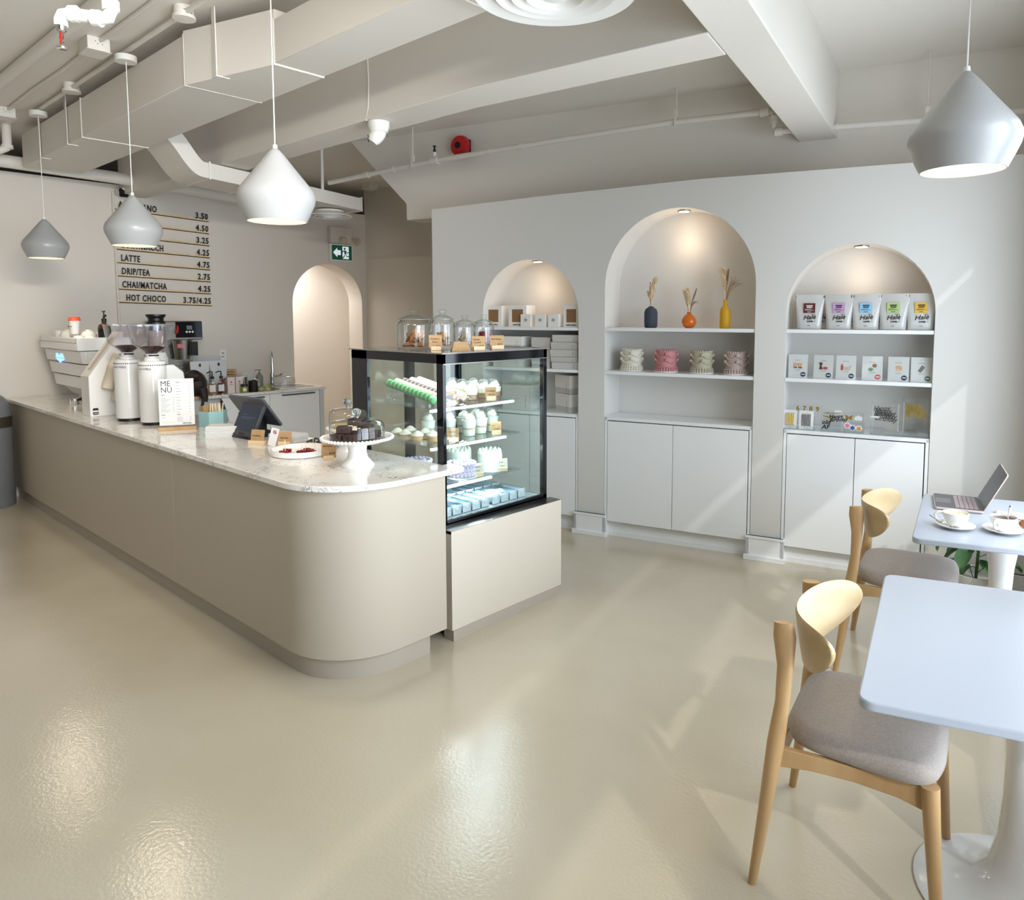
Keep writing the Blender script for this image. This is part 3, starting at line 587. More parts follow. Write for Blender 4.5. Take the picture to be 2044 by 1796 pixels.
t = thing('shot_glass', 'clear glass holding up the orange-lidded paper cup on the espresso machine', 'glass', (-7.09, 1.945, cz))
MB().lathe([(0, 0), (.034, 0), (.038, .06), (.036, .06), (.032, .006), (0, .006)], 24).build('body', M_GLASS, t)
t = thing('takeaway_cup', 'white takeaway cup with an orange lid on top of the espresso machine', 'cup', (-7.09, 1.945, cz+.061), 0)
MB().lathe([(0, 0), (.031, 0), (.043, .115), (.045, .118), (0, .118)], 28).build('body', M_CARD, t)
MB().lathe([(.047, .115), (.048, .122), (.044, .128), (.042, .145), (.037, .147), (0, .143)], 28).build('lid', paint((226,92,52), .4), t)
text('lettering', 'velvet lane.', .0165, M_INK, t, (-.037, -.0395, .062), (math.radians(96), 0, .1), .0004, bold=.03)
t = thing('pump_bottle', 'amber glass pump bottle with a black label on the espresso machine', 'bottle', (-6.86, 2.10, cz))
MB().lathe([(0, 0), (.046, 0), (.048, .006), (.048, .12), (.04, .142), (.018, .155), (.016, .17), (0, .17)], 28).build('body', mat('amber_glass', (92,52,24), .08, trans=.35), t)
MB().lathe([(.0485, .02), (.0485, .11)], 28).build('label', M_BLACKM, t)
MB().cyl(0, 0, .168, .195, .019, 18).cyl(0, 0, .195, .215, .008).tube([(0, 0, .21), (0, 0, .25)], .005).bx(-.02, -.008, .25, .018, .008, .26).tube([(.01, 0, .205), (.04, 0, .225), (.055, 0, .215)], .006).build('pump', M_BLACKM, t)

# cup dispenser
t = thing('cup_dispenser', 'white slanted cup dispenser box between the espresso machine and the grinders', 'cup dispenser', (0, 0, 0))
prof = [(1.735, CT), (1.985, CT), (1.985, 1.55), (1.965, 1.55), (1.735, 1.222)]
MB().prism(prof, -6.25, -6.065, 'x').build('body', M_WHITE, t, bevel=.004)
sl = (1.55-1.222)/(1.965-1.735)
MB().add([(x, 1.735+dy, 1.222+dy*sl+.0015) for x, dy in ((-6.19, .03), (-6.12, .03), (-6.12, .2), (-6.19, .2))], [(0,1,2,3)]).build('slot', paint((206,192,178), .7), t)
MB().prism(rrect(1.752, .935, 1.79, .985, .008), -6.0655, -6.0635, 'x').build('label', M_INK, t)
MB().bx(-6.064, 1.753, .955, -6.0625, 1.789, .968).bx(-6.064, 1.757, .943, -6.0625, 1.785, .947).build('label_print', M_PAPER, t)
axis = Vector((0, .30, .95)).normalized(); q = axis.to_track_quat('Z', 'Y')
pc0 = None
def paper_cup(label, group):
    t = thing('paper_cup', label, 'paper cup', (0, 0, 0), 0, group)
    MB().lathe([(0, 0), (.027, 0), (.037, .088), (.0415, .0885), (.0415, .093), (.037, .093), (.025, .004), (0, .004)], 22).build('body', paint((238,226,204), .6), t)
    return t
pc0 = paper_cup('cream paper cup nested in the upper stack of the cup dispenser', 'paper cups in the upper stack')
for s_, (base, nn, lab, grp) in enumerate((((-6.022, 1.842, 1.13), 19, 'cream paper cup nested in the upper stack of the cup dispenser', 'paper cups in the upper stack'), ((-6.022, 1.90, 1.03), 13, 'cream paper cup nested in the lower stack of the cup dispenser', 'paper cups in the lower stack'))):
    for k in range(nn):
        p = Vector(base) + axis*(.0098*k if k else 0)
        flip = (-axis).to_track_quat('Z', 'Y').to_euler()
        if s_ == 0 and k == 0: pc0.location = p + axis*.093; pc0.rotation_euler = flip
        else: dup(pc0, p + axis*.093, rot=flip, label=lab, group=grp)

# coffee grinders
M_HOP = glass_mat('smoky_plastic', (246,244,247), 1.2, .05, .03, .6)
M_BEAN = mat('coffee_beans', (52,30,20), .4, bump=.8, bscale=120)
def grinder(x, y, label):
    t = thing('coffee_grinder', label, 'coffee grinder', (x, y, CT), 0, 'white coffee grinders')
    MB().lathe([(0, 0), (.078, 0), (.078, .022), (0, .022)], 32).build('base', M_BLACKM, t)
    MB().lathe([(0, .022), (.086, .022), (.088, .03), (.088, .425), (.084, .44), (.05, .446), (0, .446)], 40).build('body', M_WHITEG, t)
    m = MB()
    for k in range(40):
        a = 2*PI*k/40; m.bx(-.0035, -.0015, .412, .0035, .0015, .419, M=Matrix.Rotation(a, 4, 'Z') @ Matrix.Translation((0, -.0878, 0)))
    m.build('vent_holes', M_GAP, t)
    MB().lathe([(.05, .444), (.05, .456), (.036, .47), (.036, .492), (0, .492)], 28).build('collar', M_WHITEG, t)
    MB().tube([(-.02, -.04, .478), (-.08, -.02, .478)], .004).tube([(.03, -.03, .482), (.07, .02, .482)], .005).build('adjustment_lever', M_BLACKM, t)
    R4 = lambda a, b, z, r: [(px, py, z) for px, py in rrect(-a, -b, a, b, r, 4)]
    MB().rings([R4(.03, .03, .49, .028), R4(.075, .115, .565, .03), R4(.083, .132, .69, .03)]).build('hopper', M_HOP, t, smooth=50)
    MB().rings([R4(.026, .026, .493, .024), R4(.052, .08, .535, .028), R4(.03, .05, .545, .02)]).build('coffee_beans', M_BEAN, t)
    MB().rings([R4(.087, .136, .686, .032), R4(.087, .136, .694, .032), R4(.06, .1, .698, .03)]).build('hopper_lid', M_HOP, t)
    MB().prism([(.06, .41), (.13, .41), (.20, .355), (.205, .31), (.19, .27), (.06, .27)], -.05, .05, 'x', M=Matrix.Rotation(.15, 4, 'Z')).build('dosing_head', M_WHITEG, t, bevel=.012)
    text('lettering', 'SIMONELLI', .02, M_INKG, t, (.052, -.0712, .385), (PI/2, 0, math.radians(36)), .0005, 'CENTER', bold=.03)
    return t
grinder(-5.69, 1.88, 'white coffee grinder standing next to the cup dispenser')
grinder(-5.355, 1.925, 'white coffee grinder standing behind the menu sign')
t = thing('coffee_grinder', 'third coffee grinder with a black waisted lid standing behind the other two', 'coffee grinder', (-5.98, 2.19, CT), 0)
MB().lathe([(0, 0), (.075, 0), (.075, .42), (.06, .47), (0, .47)], 28).build('body', M_WHITEG, t)
MB().lathe([(.045, .47), (.066, .53), (.066, .70), (.064, .70), (.064, .53), (.043, .47)], 28).build('hopper', M_HOP, t)
MB().lathe([(0, .47), (.04, .47), (.06, .53), (.06, .64), (0, .64)], 28).build('beans', paint((226,216,204), .6), t)
MB().lathe([(.068, .69), (.068, .705), (.055, .715), (.055, .735), (.07, .75), (.07, .765), (0, .765)], 28).build('lid', M_BLACKM, t)

# table-top menu
t = thing('menu_sign', 'white printed menu sheet standing in a wooden base on the counter', 'menu', (-4.962, 1.924, CT), math.radians(63.8))
MB().bx(-.112, -.018, 0, .112, .02, .022).build('wood_base', M_WOOD, t, bevel=.002)
sh = MB().bx(-.106, -.004, .018, .106, 0, .342).build('acrylic_sheet', M_ACRYL, t)
MB().bx(-.105, -.0055, .034, .105, -.0045, .341).build('menu_paper', M_PAPER, t)
text('title_lettering', 'ME\nNU', .052, M_INK, t, (-.092, -.006, .293), (PI/2, 0, 0), .0003, line=.80, bold=-.006, sx=.9)
m = MB(); gy = -.0062
for x0, x1, z in ((-.003, .083, .318), (-.093, -.012, .235), (-.093, -.012, .104), (-.003, .083, .104)): m.bx(x0, gy, z-.007, x1, gy+.0006, z+.006)
m.build('heading_bands', paint((236,222,212), .7), t)
m = MB()
for x0, z in ((-.001, .318), (-.091, .235), (-.091, .104), (-.001, .104)): m.bx(x0, gy-.0003, z-.003, x0+.022, gy+.0005, z+.0025)
for k in range(10): m.bx(0, gy, .294-.0195*k, .017+.006*(k % 3), gy+.0005, .2965-.0195*k).bx(.074, gy, .294-.0195*k, .083, gy+.0005, .2965-.0195*k)
for k in range(11): m.bx(-.092, gy, .216-.0092*k, -.066+.01*((k*7) % 4), gy+.0005, .218-.0092*k).bx(-.022, gy, .216-.0092*k, -.014, gy+.0005, .218-.0092*k)
for k in range(4): m.bx(-.001, gy, .085-.008*k, .028+.008*(k % 2), gy+.0005, .087-.008*k).bx(.074, gy, .085-.008*k, .083, gy+.0005, .087-.008*k)
m.bx(-.092, gy, .085, -.07, gy+.0005, .087).bx(-.09, gy, .053, .085, gy+.0005, .0536)
m.build('small_print', M_INKG, t)
text('brand_lettering', 'velvet lane.', .0125, M_INK, t, (.086, -.006, .041), (PI/2, 0, 0), .0003, 'RIGHT', bold=.03)

# teal box of stirrers, napkins, kraft box
M_TEAL = paint((150,190,192), .6)
t = thing('stirrer_box', 'pale teal six-sided box holding wooden stirrers behind the napkins', 'box', (-4.975, 2.165, CT), math.radians(20))
hx = [(.092*math.cos(PI/3*k), .092*math.sin(PI/3*k)) for k in range(6)]; hi = [(x*.97, y*.97) for x, y in hx]
v = [(x, y, 0) for x, y in hx]+[(x, y, .105) for x, y in hx]+[(x, y, .105) for x, y in hi]+[(x, y, .004) for x, y in hi]
fc = [(5,4,3,2,1,0), (18,19,20,21,22,23)]+[(k, (k+1) % 6, 6+(k+1) % 6, 6+k) for k in range(6)]+[(6+k, 6+(k+1) % 6, 12+(k+1) % 6, 12+k) for k in range(6)]
MB().add(v, fc).build('shell', M_TEAL, t, smooth=0)
MB().add([(x*.965, y*.965, z) for z in (.006, .135) for x, y in hx[2:5]], [(0,1,4,3),(1,2,5,4)]).build('kraft_lining', M_KRAFT, t, smooth=0, solid=.002)
st = MB().bx(-.003, -.0012, 0, .003, .0012, .15).build('wooden_stirrer', paint((240,222,190), .6), loc=(-4.975, 2.165, CT+.006)); tag(st, 'thin wooden stirrer standing in the teal six-sided box', 'stirrer', 'stirrers in the teal box')
for k in range(13):
    a = random.uniform(0, 2*PI); r_ = random.uniform(.0, .05)
    o = st if k == 0 else dup(st)
    o.location = (-4.975+.02+r_*math.cos(a)*.8, 2.18+r_*math.sin(a), CT+.006); o.rotation_euler = (random.uniform(-.16, .16), random.uniform(-.16, .16), a)
t = thing('napkin_stack', 'stack of folded white napkins in front of the teal stirrer box', 'napkins', (-4.515, 2.03, CT), math.radians(52))
m = MB()
for k in range(9):
    j = random.uniform(-.003, .003); m.bx(-.095+j, -.07+j, .0075*k, .095+j, .07-j, .0075*k+.0068)
ns = m.build('folded_napkins', M_PAPER, t, bevel=.002); ns['kind'] = 'stuff'
t = thing('kraft_box', 'small kraft box with a printed side behind the payment terminal', 'box', (-4.75, 2.31, CT), math.radians(10))
MB().bx(-.06, -.04, 0, .06, .04, .10).build('body', paint((168,140,104), .7), t, bevel=.001)
MB().bx(-.06, -.041, .0, -.0, -.04, .10).build('printed_panel', mat('printed_panel', (222,218,210), .7, c2=(70,68,66), vscale=60), t)

# payment terminal
t = thing('payment_terminal', 'dark grey payment terminal with a customer screen and a tilted tablet', 'payment terminal', (-4.33, 2.07, CT), math.radians(6))
MB().prism([(-.03, 0), (.20, 0), (.20, .015), (.10, .05), (.02, .06), (-.03, .012)], -.09, .09, 'x').build('base', M_BLACKM, t, bevel=.006)
Mx = Matrix.Translation((0, -.012, .012)) @ Matrix.Rotation(math.radians(-26), 4, 'X')
cs = MB().prism(rrect(-.115, 0, .115, .225, .012), -.012, .012, 'y', M=Mx).build('customer_display', M_DGREY, t, bevel=.003)
MB().bx(-.106, -.0135, .035, .106, -.0122, .200, M=Mx).build('screen', mat('screen_dark', (26,30,40), .12, emit=.06, ecol=(90,110,150)), cs)
m = MB()
for z_, w_ in ((.135, .05), (.118, .15), (.108, .11)): m.bx(-.07, -.0142, z_, -.07+w_, -.0136, z_+.004, M=Mx)
m.build('screen_text', paint((74,84,108), .5), cs)
MB().bx(-.03, -.0142, .012, .03, -.0125, .018, M=Mx).build('card_slot', M_GAP, cs)
Mt = Matrix.Translation((-.06, .185, .065)) @ Matrix.Rotation(math.radians(36), 4, 'X') @ Matrix.Rotation(math.radians(0), 4, 'Z')
tb = MB().prism(rrect(-.19, 0, .19, .225, .016), -.008, .008, 'y', M=Mt).build('tablet', mat('tablet_grey', (78,80,86), .42), t, bevel=.004)
MB().prism(rrect(-.03, .12, .03, .175, .012), -.0095, -.008, 'y', M=Mt).build('back_logo', M_BLACKM, tb)
MB().prism([(-.012, .125), (.012, .125), (.012, .155), (-.012, .155)], -.0105, -.0094, 'y', M=Mt).build('logo_bar', M_DGREY, tb)
MB().prism(rrect(-.18, .010, .18, .215, .01), .0082, .0092, 'y', M=Mt).build('screen', M_BLACK, tb)
MB().tube([(0, .10, .03), (-.02, .125, .10), (-.04, .125, .145)], [.05, .04, .03], 14).build('neck', M_BLACKM, t)

# little price cards in wooden blocks
def price_card(label, loc, rz, lines, w_=.075, h_=.055, tilt=8, blk=.05, col=None, group='kraft price cards', parent=None, ink=None, size=.017):
    t = thing('price_card', label, 'price card', loc, rz, group)
    MB().bx(-blk/2, -.011, 0, blk/2, .011, .022).build('wood_block', M_TAGW, t, bevel=.001)
    Mc = Matrix.Translation((0, 0, .012)) @ Matrix.Rotation(math.radians(-tilt), 4, 'X')
    c = MB().bx(-w_/2, -.0006, 0, w_/2, .0006, h_, M=Mc).build('card', col or M_KRAFT, t)
    for k, (s_, px, pz) in enumerate(lines):
        p = Mc @ Vector((-w_/2+px*w_, -.0012, pz*h_))
        text('handwriting', s_, size, ink or M_INK, c, p, (PI/2-math.radians(-tilt)*1, 0, 0), .0002, shear=.15)
    return t
A1 = math.radians(50)
price_card('kraft price card for cookies beside the payment terminal', (-4.055, 2.015, CT), math.radians(28), (('Cookies', .08, .45),), .09, .075, 12, .11)
t = thing('review_card', 'small white card with a dark red letter G leaning beside the cookies card', 'card', (-3.955, 2.055, CT), math.radians(40))
MB().bx(-.024, -.0008, 0, .024, .0008, .105, M=Matrix.Translation((0, -.012, 0)) @ Matrix.Rotation(math.radians(-12), 4, 'X') @ Matrix.Rotation(math.radians(12), 4, 'Y')).build('card', M_PAPER, t)
text('lettering', 'G', .028, paint((150,30,50), .5), t, (.008, -.0, .072), (math.radians(102), math.radians(12), 0), .0002, bold=.03)
price_card('kraft price card for Viennese biscuits behind the sample plate', (-3.905, 2.105, CT), math.radians(42), (('Vienna', .18, .4),), .082, .066, 10, .07)
price_card('kraft price card for brownies in front of the round cake stand', (-3.335, 2.045, CT), math.radians(50), (('Brownie', .12, .66), ('$3.50', .5, .2)), .075, .085, 10, .052, size=.014)
t = thing('paper_stack', 'stack of loose white papers behind the price cards', 'papers', (-4.03, 2.20, CT), math.radians(20))
m = MB()
for k in range(10):
    j = random.uniform(-.008, .008); m.bx(-.10+j, -.06-j, .0045*k, .10+j, .06-j, .0045*k+.0036, M=Matrix.Rotation(j*6, 4, 'Z'))
m.build('sheets', M_PAPER, t)
# sample plate
t = thing('sample_plate', 'round white plate with an upright rim holding samples', 'plate', (-3.59, 2.03, CT))
MB().lathe([(0, 0), (.145, 0), (.155, .006), (.157, .034), (.152, .034), (.149, .010), (0, .007)], 48).build('body', M_CERAM, t)
SP = ((-3.613, 1.95), (-3.665, 1.985), (-3.565, 2.02), (-3.58, 2.075), (-3.53, 2.06)); pz = CT+.0075
cr = []
for k, (x, y) in enumerate(SP):
    m = MB()
    for j in range(5): m.bx(-.012, -.010, 0, .013, .010, .016, M=Matrix.Translation((random.uniform(-.02, .02), random.uniform(-.014, .014), .001*j)) @ Matrix.Rotation(random.uniform(0, 3), 4, 'Z'))
    o = m.build('fruit_sample', mat('red_fruit_%d' % k, (150,26,34), .4, var=.35, vscale=80) if k == 0 else bpy.data.materials['red_fruit_0'], bevel=.002, loc=(x, y, pz))
    tag(o, 'chopped dark red sample piece on the round white plate', 'sample', 'red samples on the plate')
for k, (x, y) in enumerate(((-3.525, 1.955), (-3.60, 1.925), (-3.49, 2.02), (-3.48, 2.055))):
    o = MB().ball((0, 0, .008), (.018, .013, .009), 12, 7).ball((.012, .008, .007), (.012, .010, .008), 10, 6).build('cookie_sample', paint((176,136,92), .7), loc=(x, y, pz-.001), rot=(0, 0, k)); tag(o, 'small tan cookie sample on the round white plate', 'sample', 'cookie samples on the plate')
for k, (x, y) in enumerate(((-3.64, 1.965), (-3.60, 1.945), (-3.585, 2.03), (-3.545, 2.03), (-3.565, 2.085), (-3.50, 2.06))):
    o = MB().tube([(0, 0, .008), (.004*(k-2), .004, .075)], .0013, 6).build('toothpick', paint((236,216,180), .6), loc=(x, y, pz)); tag(o, 'wooden toothpick standing in a sample on the white plate', 'toothpick', 'toothpicks in the samples')
t = thing('serving_tongs', 'dark serving tongs lying behind the sample plate', 'tongs', (-3.80, 2.245, CT), math.radians(8))
MB().tube([(-.06, -.02, .008), (.0, -.03, .03), (.07, -.03, .022), (.15, -.02, .008)], .006, 8).tube([(-.06, -.02, .008), (-.02, .02, .03), (.07, .02, .022), (.15, -.005, .008)], .006, 8).build('arms', M_DGREY, t)
MB().tube([(-.02, .03, .008), (.02, .04, .035), (.08, .035, .035), (.10, .01, .012), (.05, 0, .008)], .005, 8).build('spring_loop', M_DGREY, t)
t = thing('guest_check_pad', 'dark folder with white slips lying beside the tongs', 'folder', (-3.79, 2.315, CT), math.radians(12))
MB().bx(-.12, -.03, 0, .16, .025, .006).build('folder', M_DGREY, t)
MB().bx(-.11, -.026, .006, .15, .021, .009).build('slips', M_PAPER, t)

# cake stands with glass domes
def cake_stand(label, x, y, R_, zp, foot, group):
    t = thing('cake_stand', label, 'cake stand', (x, y, CT), 0, group)
    MB().lathe([(0, 0), (foot, 0), (foot, .008), (foot*.86, .02), (foot*.62, .045), (foot*.54, .075), (foot*.6, zp-.025), (foot*.9, zp-.012), (R_*.75, zp-.006), (R_*.97, zp+.012), (R_, zp+.018), (R_*.98, zp+.02), (R_*.8, zp+.006), (0, zp+.002)], 56).build('stand', M_CERAM, t)
    m = MB()
    for k in range(56):
        a = 2*PI*k/56; m.ball((R_*.985*math.cos(a), R_*.985*math.sin(a), zp+.016), .0085, 8, 5)
    m.build('beaded_rim', M_CERAM, t); return t
def cake_dome(label, x, y, z, R_, H_, group='glass cake domes'):
    t = thing('cake_dome', label, 'glass dome', (x, y, z), 0, group)
    MB().lathe([(R_, 0), (R_*.99, H_*.68), (R_*.94, H_*.84), (R_*.8, H_*.95), (R_*.45, H_*.995), (0, H_)], 48).build('dome', M_GLASS, t, smooth=60)
    MB().lathe([(R_+.001, 0), (R_+.003, .003), (R_+.001, .006)], 48).build('rim', M_GLASS, t)
    MB().lathe([(0, H_), (.010, H_), (.009, H_+.010), (.020, H_+.022), (.024, H_+.036), (.018, H_+.050), (0, H_+.056)], 24).build('knob', mat('solid_glass', (235,240,240), .03, trans=.9) if 'solid_glass' not in bpy.data.materials else bpy.data.materials['solid_glass'], t)
    return t
S1, S2 = (-3.10, 2.065), (-3.47, 2.255)
cake_stand('white pedestal cake stand of brownies at the front of the counter', S1[0], S1[1], .178, .128, .082, 'white cake stands')
cake_dome('clear glass dome covering the brownies on the front cake stand', S1[0], S1[1], CT+.132, .137, .105)
cake_stand('white pedestal cake stand of pale cake, behind the brownie stand', S2[0], S2[1], .115, .115, .07, 'white cake stands')
cake_dome('clear glass dome over the pale cake on the rear cake stand', S2[0], S2[1], CT+.119, .105, .125)
M_BROWN = mat('brownie', (46,30,26), .7, bump=.5, bscale=70, c2=(66,44,36), vscale=30)
br0 = None
for k, (dx, dy, dz, rz) in enumerate(((-.035, -.085, 0, .3), (.045, -.06, 0, .5), (-.045, .01, 0, .2), (.035, .045, 0, .6), (.0, .095, 0, .4), (-.03, -.055, .0365, .8), (.01, .045, .0365, .5), (.0, -.005, .073, .6))):
    if br0 is None:
        br0 = MB().bx(-.034, -.030, 0, .034, .030, .036).build('brownie', M_BROWN, bevel=.004, seg=2); o = br0
        tag(o, 'dark chocolate brownie piled under the front glass dome', 'brownie', 'brownies under the glass dome')
    else: o = dup(br0)
    o.location = (S1[0]+dx, S1[1]+dy, CT+.1325+dz); o.rotation_euler = (0, 0, rz)
cs0 = None
for k in range(4):
    if cs0 is None:
        cs0 = MB().bx(-.035, -.022, 0, .035, .022, .035).build('cake_slice', mat('pale_cake', (226,196,140), .7, var=.2, vscale=50), bevel=.003); tag(cs0, 'pale yellow cake slice under the rear glass dome', 'cake', 'cake slices under the rear dome'); o = cs0
    else: o = dup(cs0)
    o.location = (S2[0]+(-.04, .04, -.035, .04)[k], S2[1]+(-.035, -.03, .035, .035)[k], CT+.1195); o.rotation_euler = (0, 0, .4+.1*k)

# ================================================================== SINK COUNTER ALONG THE MENU WALL
SK = .868
t = thing('sink_cabinet', 'white cabinet with slim dark handles and a quartz top under the menu wall', 'cabinet', (0, 0, 0))
MB().bx(-8.04, 2.36, SK-.03, -7.30, 4.47, SK).build('worktop', M_MARBLE, t, bevel=.002)
MB().bx(-8.04, 2.38, .10, -7.36, 4.40, SK-.03).build('body', M_CAB, t)
MB().bx(-8.04, 4.40, 0, -7.325, 4.45, SK-.03).build('end_panel', paint((206,210,212), .4), t, bevel=.001)
MB().bx(-8.04, 2.38, 0, -7.42, 4.40, .10).build('toe_kick', M_GAP, t)
for y0, y1 in ((2.385, 2.78), (2.784, 3.28), (3.284, 3.80), (3.804, 4.396)):
    d_ = MB().bx(-7.36, y0, .11, -7.335, y1, SK-.036).build('door', M_CAB, t, bevel=.001)
    MB().bx(-7.335, y0+.14, SK-.068, -7.318, y1-.06, SK-.054).build('handle', paint((96,96,96), .35, metal=.8), d_)
def rzof(deg): return math.radians(deg)
# hot water / coffee brewer
t = thing('coffee_brewer', 'tall stainless coffee brewer with a black control panel by the menu wall', 'coffee brewer', (-7.72, 3.02, SK), 0)
MB().bx(-.24, -.14, 0, .19, .16, .035).build('base', M_STEEL, t, bevel=.006)
cl = MB().bx(-.24, -.12, .035, -.02, .16, .56).build('column', M_STEEL, t, bevel=.004)
m = MB()
for k in range(6):
    for j in range(2): m.bx(-.0195, -.09+.035*k, .255+.03*j, -.0185, -.075+.035*k, .263+.03*j)
m.build('vent_slots', M_GAP, cl)
MB().bx(-.0195, -.02, .34, -.0185, .06, .43).build('sticker', paint((226,224,180), .6), cl)
hd = MB().bx(-.24, -.21, .56, .17, .19, .75).build('head', M_STEEL, t, bevel=.008)
pn = MB().bx(.17, -.075, .585, .178, .185, .742).build('control_panel', M_BLACK, t, bevel=.002)
MB().bx(.178, .03, .665, .1795, .085, .705).build('display', paint((108,114,112), .3), pn)
m = MB()
for k in range(3): m.lathe([(0, 0), (.011, 0), (.011, .002), (0, .002)], 14, M=Matrix.Translation((.178, .03+.029*k, .642)) @ Matrix.Rotation(PI/2, 4, 'Y'))
m.build('buttons', paint((212,212,208), .4), pn)
MB().tube([(.18, -.06, .70), (.20, -.062, .69), (.20, -.07, .64), (.185, -.075, .63)], .010, 8).build('red_tap_lever', M_RED, pn)
MB().bx(.165, -.08, .578, .182, .19, .585).build('panel_lip', M_STEEL, t)
MB().lathe([(0, .36), (.072, .36), (.095, .56), (0, .56)], 28, (.06, .03, 0)).build('brew_basket', M_STEEL, t)
MB().bx(.125, .06, .40, .165, .14, .54).bx(.15, .075, .42, .175, .12, .53).build('basket_handle', M_BLACKM, t)
MB().bx(.130, -.05, .48, .146, .03, .52).build('warning_label', paint((216,120,130), .6), t)
def bag(label, loc, rz, w_, h_, lab, group, name='coffee_bag', body=None, roll=True, dark=(60,60,64)):
    """standing pouch with a crimped top"""
    t = thing(name, label, 'coffee bag', loc, rz, group); d_ = w_*.40; R_ = []
    for q, (wf, df, zf) in enumerate(((.80, .85, 0), (.84, 1.0, .02), (.86, .95, .25), (.93, .62, .55), (.99, .25, .80), (1.0, .05, .90), (1.0, .035, 1.0))):
        R_.append([(x, y, zf*h_) for x, y in rrect(-w_*wf/2, -d_*df/2, w_*wf/2, d_*df/2, min(w_*wf, d_*df)*.42, 3)])
    MB().rings(R_).build('pouch', body or M_BAG, t, smooth=50)
    return t
M_BAG = mat('silver_pouch', (206,206,204), .42, metal=.15, bump=.35, bscale=14)
g_ = 'bags of beans by the menu wall'
for y, x, lab, c, rz in ((3.19, -7.60, 'grey coffee bag with a teal label standing beside the brewer', (112,176,152), 78), (3.38, -7.60, 'grey coffee bag with a red label standing between the brewer and the outlet', (150,44,48), 92)):
    t = bag(lab, (x, y, SK), rzof(rz), .185, .335, c, g_, body=paint((206,208,210), .5))
    MB().bx(.0, -.0755, .07, .062, -.0705, .135, M=Matrix.Rotation(math.radians(-8), 4, 'X')).build('label', paint(c, .6), t)
    MB().bx(-.01, -.018, .28, .008, -.012, .31).build('tear_mark', M_INK, t)
t = bag('grey folded bag leaning on the wall behind the two labelled bags', (-7.86, 3.36, SK), rzof(90), .34, .37, (0,0,0), g_, body=paint((198,200,203), .5))
def pump(label, x, y, liquid, group):
    t = thing('syrup_bottle', label, 'bottle', (x, y, SK), rzof(90-25), group)
    MB().prism(rrect(-.036, -.036, .036, .036, .01, 3), 0, .004).build('bottom', M_GLASS, t)
    sq = lambda a, z, r: [(px, py, z) for px, py in rrect(-a, -a, a, a, r, 3)]
    MB().rings([sq(.036, 0, .01), sq(.036, .12, .01), sq(.03, .14, .01), sq(.013, .155, .012), sq(.013, .165, .012)]).build('bottle', M_GLASS, t)
    MB().rings([sq(.033, .004, .009), sq(.033, .112, .009)]).build('syrup', paint(liquid, .15), t)
    MB().bx(-.028, -.038, .03, .028, -.0365, .098).build('label', M_PAPER, t)
    MB().cyl(0, 0, .16, .185, .017, 16).cyl(0, 0, .185, .215, .006, 10).tube([(0, .0, .21), (0, -.0, .232), (-.02, -.015, .236), (-.05, -.03, .222)], .0055, 8).build('pump', M_BLACKM, t)
pump('clear syrup bottle with a black pump and white label, left one of the pair', -7.42, 3.235, (150,118,80), 'syrup bottles')
pump('dark red syrup bottle with a black pump beside the pale boxes', -7.42, 3.325, (84,18,22), 'syrup bottles')
dupb = None
t = thing('tea_box', 'pale pink upright box with a small red emblem beside the red syrup bottle', 'box', (-7.44, 3.425, SK), rzof(82), 'pale pink boxes')
M_PINKB = paint((222,206,202), .6)
MB().bx(-.037, -.04, 0, .037, .04, .165).build('body', M_PINKB, t, bevel=.001)
MB().lathe([(0, 0), (.009, 0), (.009, .001), (0, .001)], 16, M=Matrix.Translation((0, -.041, .115)) @ Matrix.Rotation(PI/2, 4, 'X')).bx(-.017, -.0415, .088, .017, -.0405, .093).build('emblem', paint((200,60,70), .6), t)
dup(t, (-7.45, 3.515, SK), rzof(84), 'pale pink upright box with a small red emblem beside the steel canister')
t = thing('tea_jar', 'small green jar with a black lid and round label', 'jar', (-7.355, 3.535, SK), rzof(70))
MB().lathe([(0, 0), (.036, 0), (.038, .005), (.038, .062), (.03, .068), (0, .068)], 24).build('body', paint((128,150,62), .5), t)
MB().lathe([(.033, .066), (.036, .068), (.036, .088), (0, .09)], 24).build('lid', M_BLACKM, t)
MB().lathe([(0, 0), (.019, 0), (.019, .002), (0, .002)], 18, M=Matrix.Translation((0, -.037, .034)) @ Matrix.Rotation(PI/2, 4, 'X')).build('label', M_PAPER, t)
t = thing('steel_canister', 'steel canister with a pale lid behind the green jar', 'canister', (-7.60, 3.63, SK), 0)
MB().lathe([(0, 0), (.055, 0), (.055, .15), (0, .15)], 28).build('body', M_STEEL, t)
MB().lathe([(.058, .146), (.058, .158), (0, .16)], 28).build('lid', paint((214,216,216), .4), t)
t = bag('crumpled clear bag standing behind the black tumbler', (-7.72, 3.76, SK), rzof(88), .12, .185, (0,0,0), None, name='clear_bag', body=paint((196,194,190), .3))
t['category'] = 'bag'
t = thing('milk_jug', 'small chrome milk jug standing behind the black tumbler', 'jug', (-7.50, 3.73, SK), 0)
MB().lathe([(0, 0), (.04, 0), (.042, .01), (.038, .07), (.032, .10), (.034, .12), (.031, .12), (.029, .1), (.034, .07), (0, .012)], 24).build('body', M_CHROME, t)
MB().tube([(-.036, 0, .10), (-.065, 0, .095), (-.066, 0, .05), (-.04, 0, .03)], .005, 8).build('handle', M_CHROME, t)
t = thing('tumbler', 'black cylindrical tumbler at the front of the sink counter', 'tumbler', (-7.36, 3.635, SK), 0)
MB().lathe([(0, 0), (.044, 0), (.046, .005), (.047, .118), (.043, .118), (.042, .008), (0, .008)], 28).build('body', M_BLACKM, t)
t = thing('dish_cloth', 'crumpled yellow-green cloth between the tumbler and the cake dome', 'cloth', (-7.38, 3.795, SK), rzof(88))
m = MB(); G = 14; pv = []
